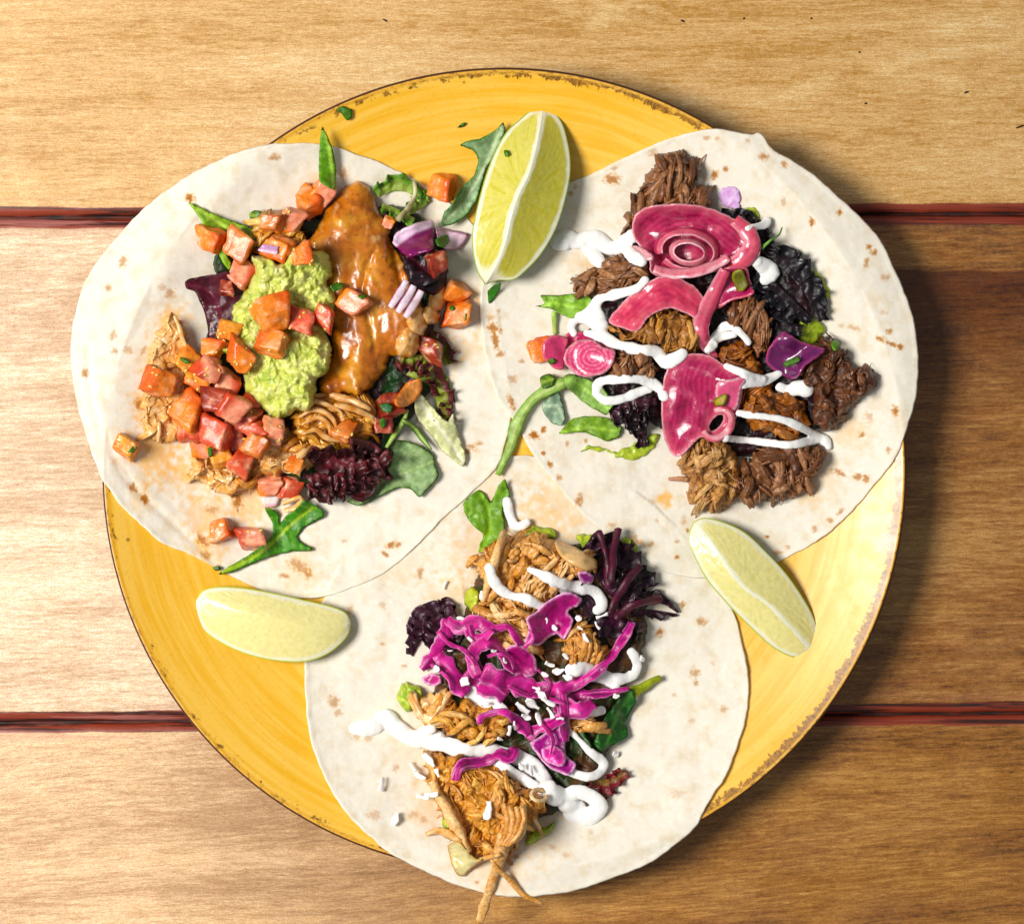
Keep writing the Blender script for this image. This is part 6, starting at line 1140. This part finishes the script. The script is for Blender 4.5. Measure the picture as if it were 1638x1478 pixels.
# grated cheese flecks
_seen = {}
def nth(l, g):
    k = _seen.get(l, 0); _seen[l] = k + 1; return l
fl = [(905,1050,12,40),(880,1062,16,20),(893,1072,20,-10),(872,1078,12,30),(908,1082,16,15),(720,1040,8,0),(938,1020,16,60),(928,1004,10,30),(888,1003,10,50),(874,993,9,80),(963,985,20,-20),(985,1205,9,10),(866,1112,22,45),(878,1122,24,30),(852,1126,26,35),(836,1132,26,40),(880,1140,20,60),(862,1150,22,75),(896,1150,12,0),(842,1146,16,20),(824,1160,14,80),(814,1168,16,100),(800,1182,10,20),(833,1226,12,60),(850,1232,16,80),(780,1296,30,100),(744,1090,16,30),(700,1068,10,50),(790,1040,8,0),(808,1056,10,60),(702,1174,8,0),(686,1216,26,50),(672,1240,20,30),(660,1226,16,60),(690,1270,22,0),(676,1274,20,10),(632,1310,22,110),(610,1254,22,100),(700,1236,14,70),(712,936,14,110),(770,952,14,95),(752,1022,10,40),(1028,1052,10,60),(986,1112,10,0),(956,1000,14,60),(926,988,10,20),(858,1100,12,10),(776,1126,12,0)]
ent = []
for i, (x, y, Ln, ro) in enumerate(fl):
    a = R_(ro); hw = Ln / 2; q = [(x - hw * math.cos(a), y - hw * math.sin(a)), (x + rnd.uniform(-2, 2), y + rnd.uniform(-2, 2)), (x + hw * math.cos(a), y + hw * math.sin(a))]
    dirw = ['flat', 'slanting down', 'upright', 'slanting up'][int(((ro % 180) + 22) // 45) % 4]; szw = 'tiny' if Ln < 11 else ('short' if Ln < 18 else ('long' if Ln < 26 else 'longest'))
    spot = ('upper' if y < 1035 else 'middle' if y < 1110 else 'lower') + ' ' + ('left' if x < 780 else 'centre' if x < 880 else 'right') if 690 < x < 1000 and 980 < y < 1180 else ''
    where = 'on the magenta cabbage' if 690 < x < 1000 and 980 < y < 1180 else ('on bare tortilla left of the meat heap' if x < 700 and y > 1190 else 'on the light meat')
    ent.append((x, q, Ln, '%s %s white cheese shred %s' % (szw, dirw, where.replace('on the magenta', 'on the %s' % spot + ' magenta')), where))
for k, (x, q, Ln, lb, where) in enumerate(ent):
    same = sorted([e[0] for e in ent if e[3] == lb]); pos = same.index(x)
    if len(same) > 1: lb = ['leftmost', 'second', 'third', 'fourth', 'fifth'][pos] + ' ' + lb if len(same) > 2 else ['left hand', 'right hand'][pos] + ' ' + lb
    ribbon('cheese_shred', q, (Ln * rnd.uniform(.1, .3) + 2, Ln * rnd.uniform(.15, .4) + 4, Ln * rnd.uniform(.05, .3) + 2), MT['flake'], lambda s, v, L, V: np.ones((len(s), 3)) * WHITE, off=4, th=2.6, arc=.1, n=12, m=5, tilt=rnd.uniform(-.7, .7), twist=rnd.uniform(-1, 1), edgewob=.6, label=lb, cat='cheese', group='white cheese shreds ' + where)
# ================================================================== LIMES, HERBS, LOOSE BITS
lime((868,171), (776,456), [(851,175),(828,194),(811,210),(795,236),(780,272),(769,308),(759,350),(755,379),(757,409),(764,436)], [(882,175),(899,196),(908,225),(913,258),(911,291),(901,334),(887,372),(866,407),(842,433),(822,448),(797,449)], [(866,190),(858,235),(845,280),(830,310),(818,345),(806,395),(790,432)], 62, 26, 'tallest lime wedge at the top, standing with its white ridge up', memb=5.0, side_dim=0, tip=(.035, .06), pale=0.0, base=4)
lime((312,960), (562,995), [(325,944),(349,938),(390,940),(436,948),(490,960),(531,970),(553,980)], [(311,975),(320,1000),(336,1017),(368,1036),(406,1050),(449,1058),(490,1058),(522,1047),(547,1028),(559,1011)], [(330,958),(385,978),(440,990),(500,1003),(545,1003)], 30, 10, 'pale lime wedge lying at the lower left of the plate', pw=1.8, memb=0.8, pale=.72, green='#B8C23A', tip=(.05, .03), base=3)
lime((1110,834), (1304,1048), [(1103,850),(1103,869),(1115,899),(1134,932),(1169,972),(1202,1005),(1234,1034),(1264,1050),(1290,1053)], [(1128,828),(1161,836),(1194,853),(1226,883),(1256,915),(1283,953),(1302,988),(1310,1018),(1309,1038)], [(1140,870),(1168,912),(1196,943),(1232,968),(1268,1006)], 30, 11, 'lime wedge at the right lying half on the tortilla, half on the plate', pw=1.7, memb=2.4, pale=.62, green='#A8B438', tip=(.04, .04), base=3)
HF_ = dict(cat='herb', group='chopped herb flecks')
def fleck(pts, label, c=G2): leaf('herb_fleck', pts, MT['leaf'], c, off=2.5, th=2, curl=2, res=2.5, cedge=lin('#3E7A1E', .8), label=label, **HF_)
fleck([(538,176),(548,170),(556,174),(564,176),(562,190),(555,194),(548,184)], 'dark green parsley fleck on the plate rim at the upper left')
fleck([(731,205),(738,198),(746,196),(742,203)], 'tiny herb fleck on the plate left of the upright lime')
fleck([(780,466),(792,455),(801,453),(800,464),(792,476),(782,486)], 'green diamond shaped herb just below the tip of the upright lime', lin('#3E8A1E', .8))
fleck([(806,242),(812,240),(815,248),(809,252)], 'small green herb fleck on the flesh of the upright lime', lin('#6A9A2A', .9))
fleck([(696,384),(704,378),(716,376),(720,386),(712,396),(700,394)], 'herb fleck on the pale onion wedge')
fleck([(528,458),(538,452),(550,454),(546,462),(534,468)], 'parsley sprig between the avocado and the chicken breast')
fleck([(572,474),(580,470),(588,474),(580,480)], 'herb fleck above the salmon tomato slice')
fleck([(608,648),(618,644),(628,650),(624,660),(612,658)], 'herb leaf on the dark tomato dice right of the chicken strips', lin('#3A6A4A', .8))
fleck([(606,674),(614,668),(618,676),(612,686)], 'herb bit on the lower dark tomato dice')
fleck([(287,572),(298,574),(306,580),(298,582)], 'herb sliver on the yellow orange tomato dice')
fleck([(204,724),(212,714),(220,716),(212,726)], 'herb sliver on the lone yellow tomato dice')
fleck([(332,718),(338,714),(340,728),(334,732)], 'herb bit beside the yellow tomato dice at the bottom of the heap')
fleck([(718,492),(724,488),(728,494),(722,498)], 'herb fleck on the lower large orange tomato dice at the right')
fleck([(744,502),(748,504),(746,520),(743,518)], 'second thin herb fleck on the lower large orange tomato dice')
fleck([(876,577),(884,572),(890,578),(882,584)], 'olive herb bit on the left slice of the onion rosette', lin('#6A7A2A', .9))
fleck([(340,908),(350,904),(354,910),(346,914)], 'dark burnt herb bit at the lower edge of the left tortilla', lin('#1E140C'))
# dark specks and nicks in the boards
for i, (x, y, a, l) in enumerate([(616,33,25,10),(1546,148,-15,9),(1632,203,-20,16),(1092,34,20,8),(1375,84,0,4),(1298,30,0,4),(1190,30,10,4),(1385,166,0,5)]):
    V, a1, b1 = ball(np.array([0.0, 0, 0]), 1.0, 1.0, 7); V = V * [l / 2, 1.6, 1.0]; c_, s_ = math.cos(R_(a)), math.sin(R_(a)); V = V @ np.array([[c_, s_, 0], [-s_, c_, 0], [0, 0, 1]]) + [x, y, .4]
    mk('crumb', V, [a1, b1], MT['purple'], np.ones((len(V), 3)) * lin('#2A1608'), put=False, label=['dark crumb on the top board above the left of the plate', 'dark crumb on the top board right of centre', 'largest dark splinter on the top board at the right edge', 'small dark crumb on the top board near the top edge', 'pin sized dark speck on the top board above the right tortilla', 'pin sized dark speck close to the top edge right of centre', 'pin sized dark speck on the top board by the second crumb', 'pale brown speck on the top board above the tortilla corner'][i], cat='crumb', group='dark specks on the top board')
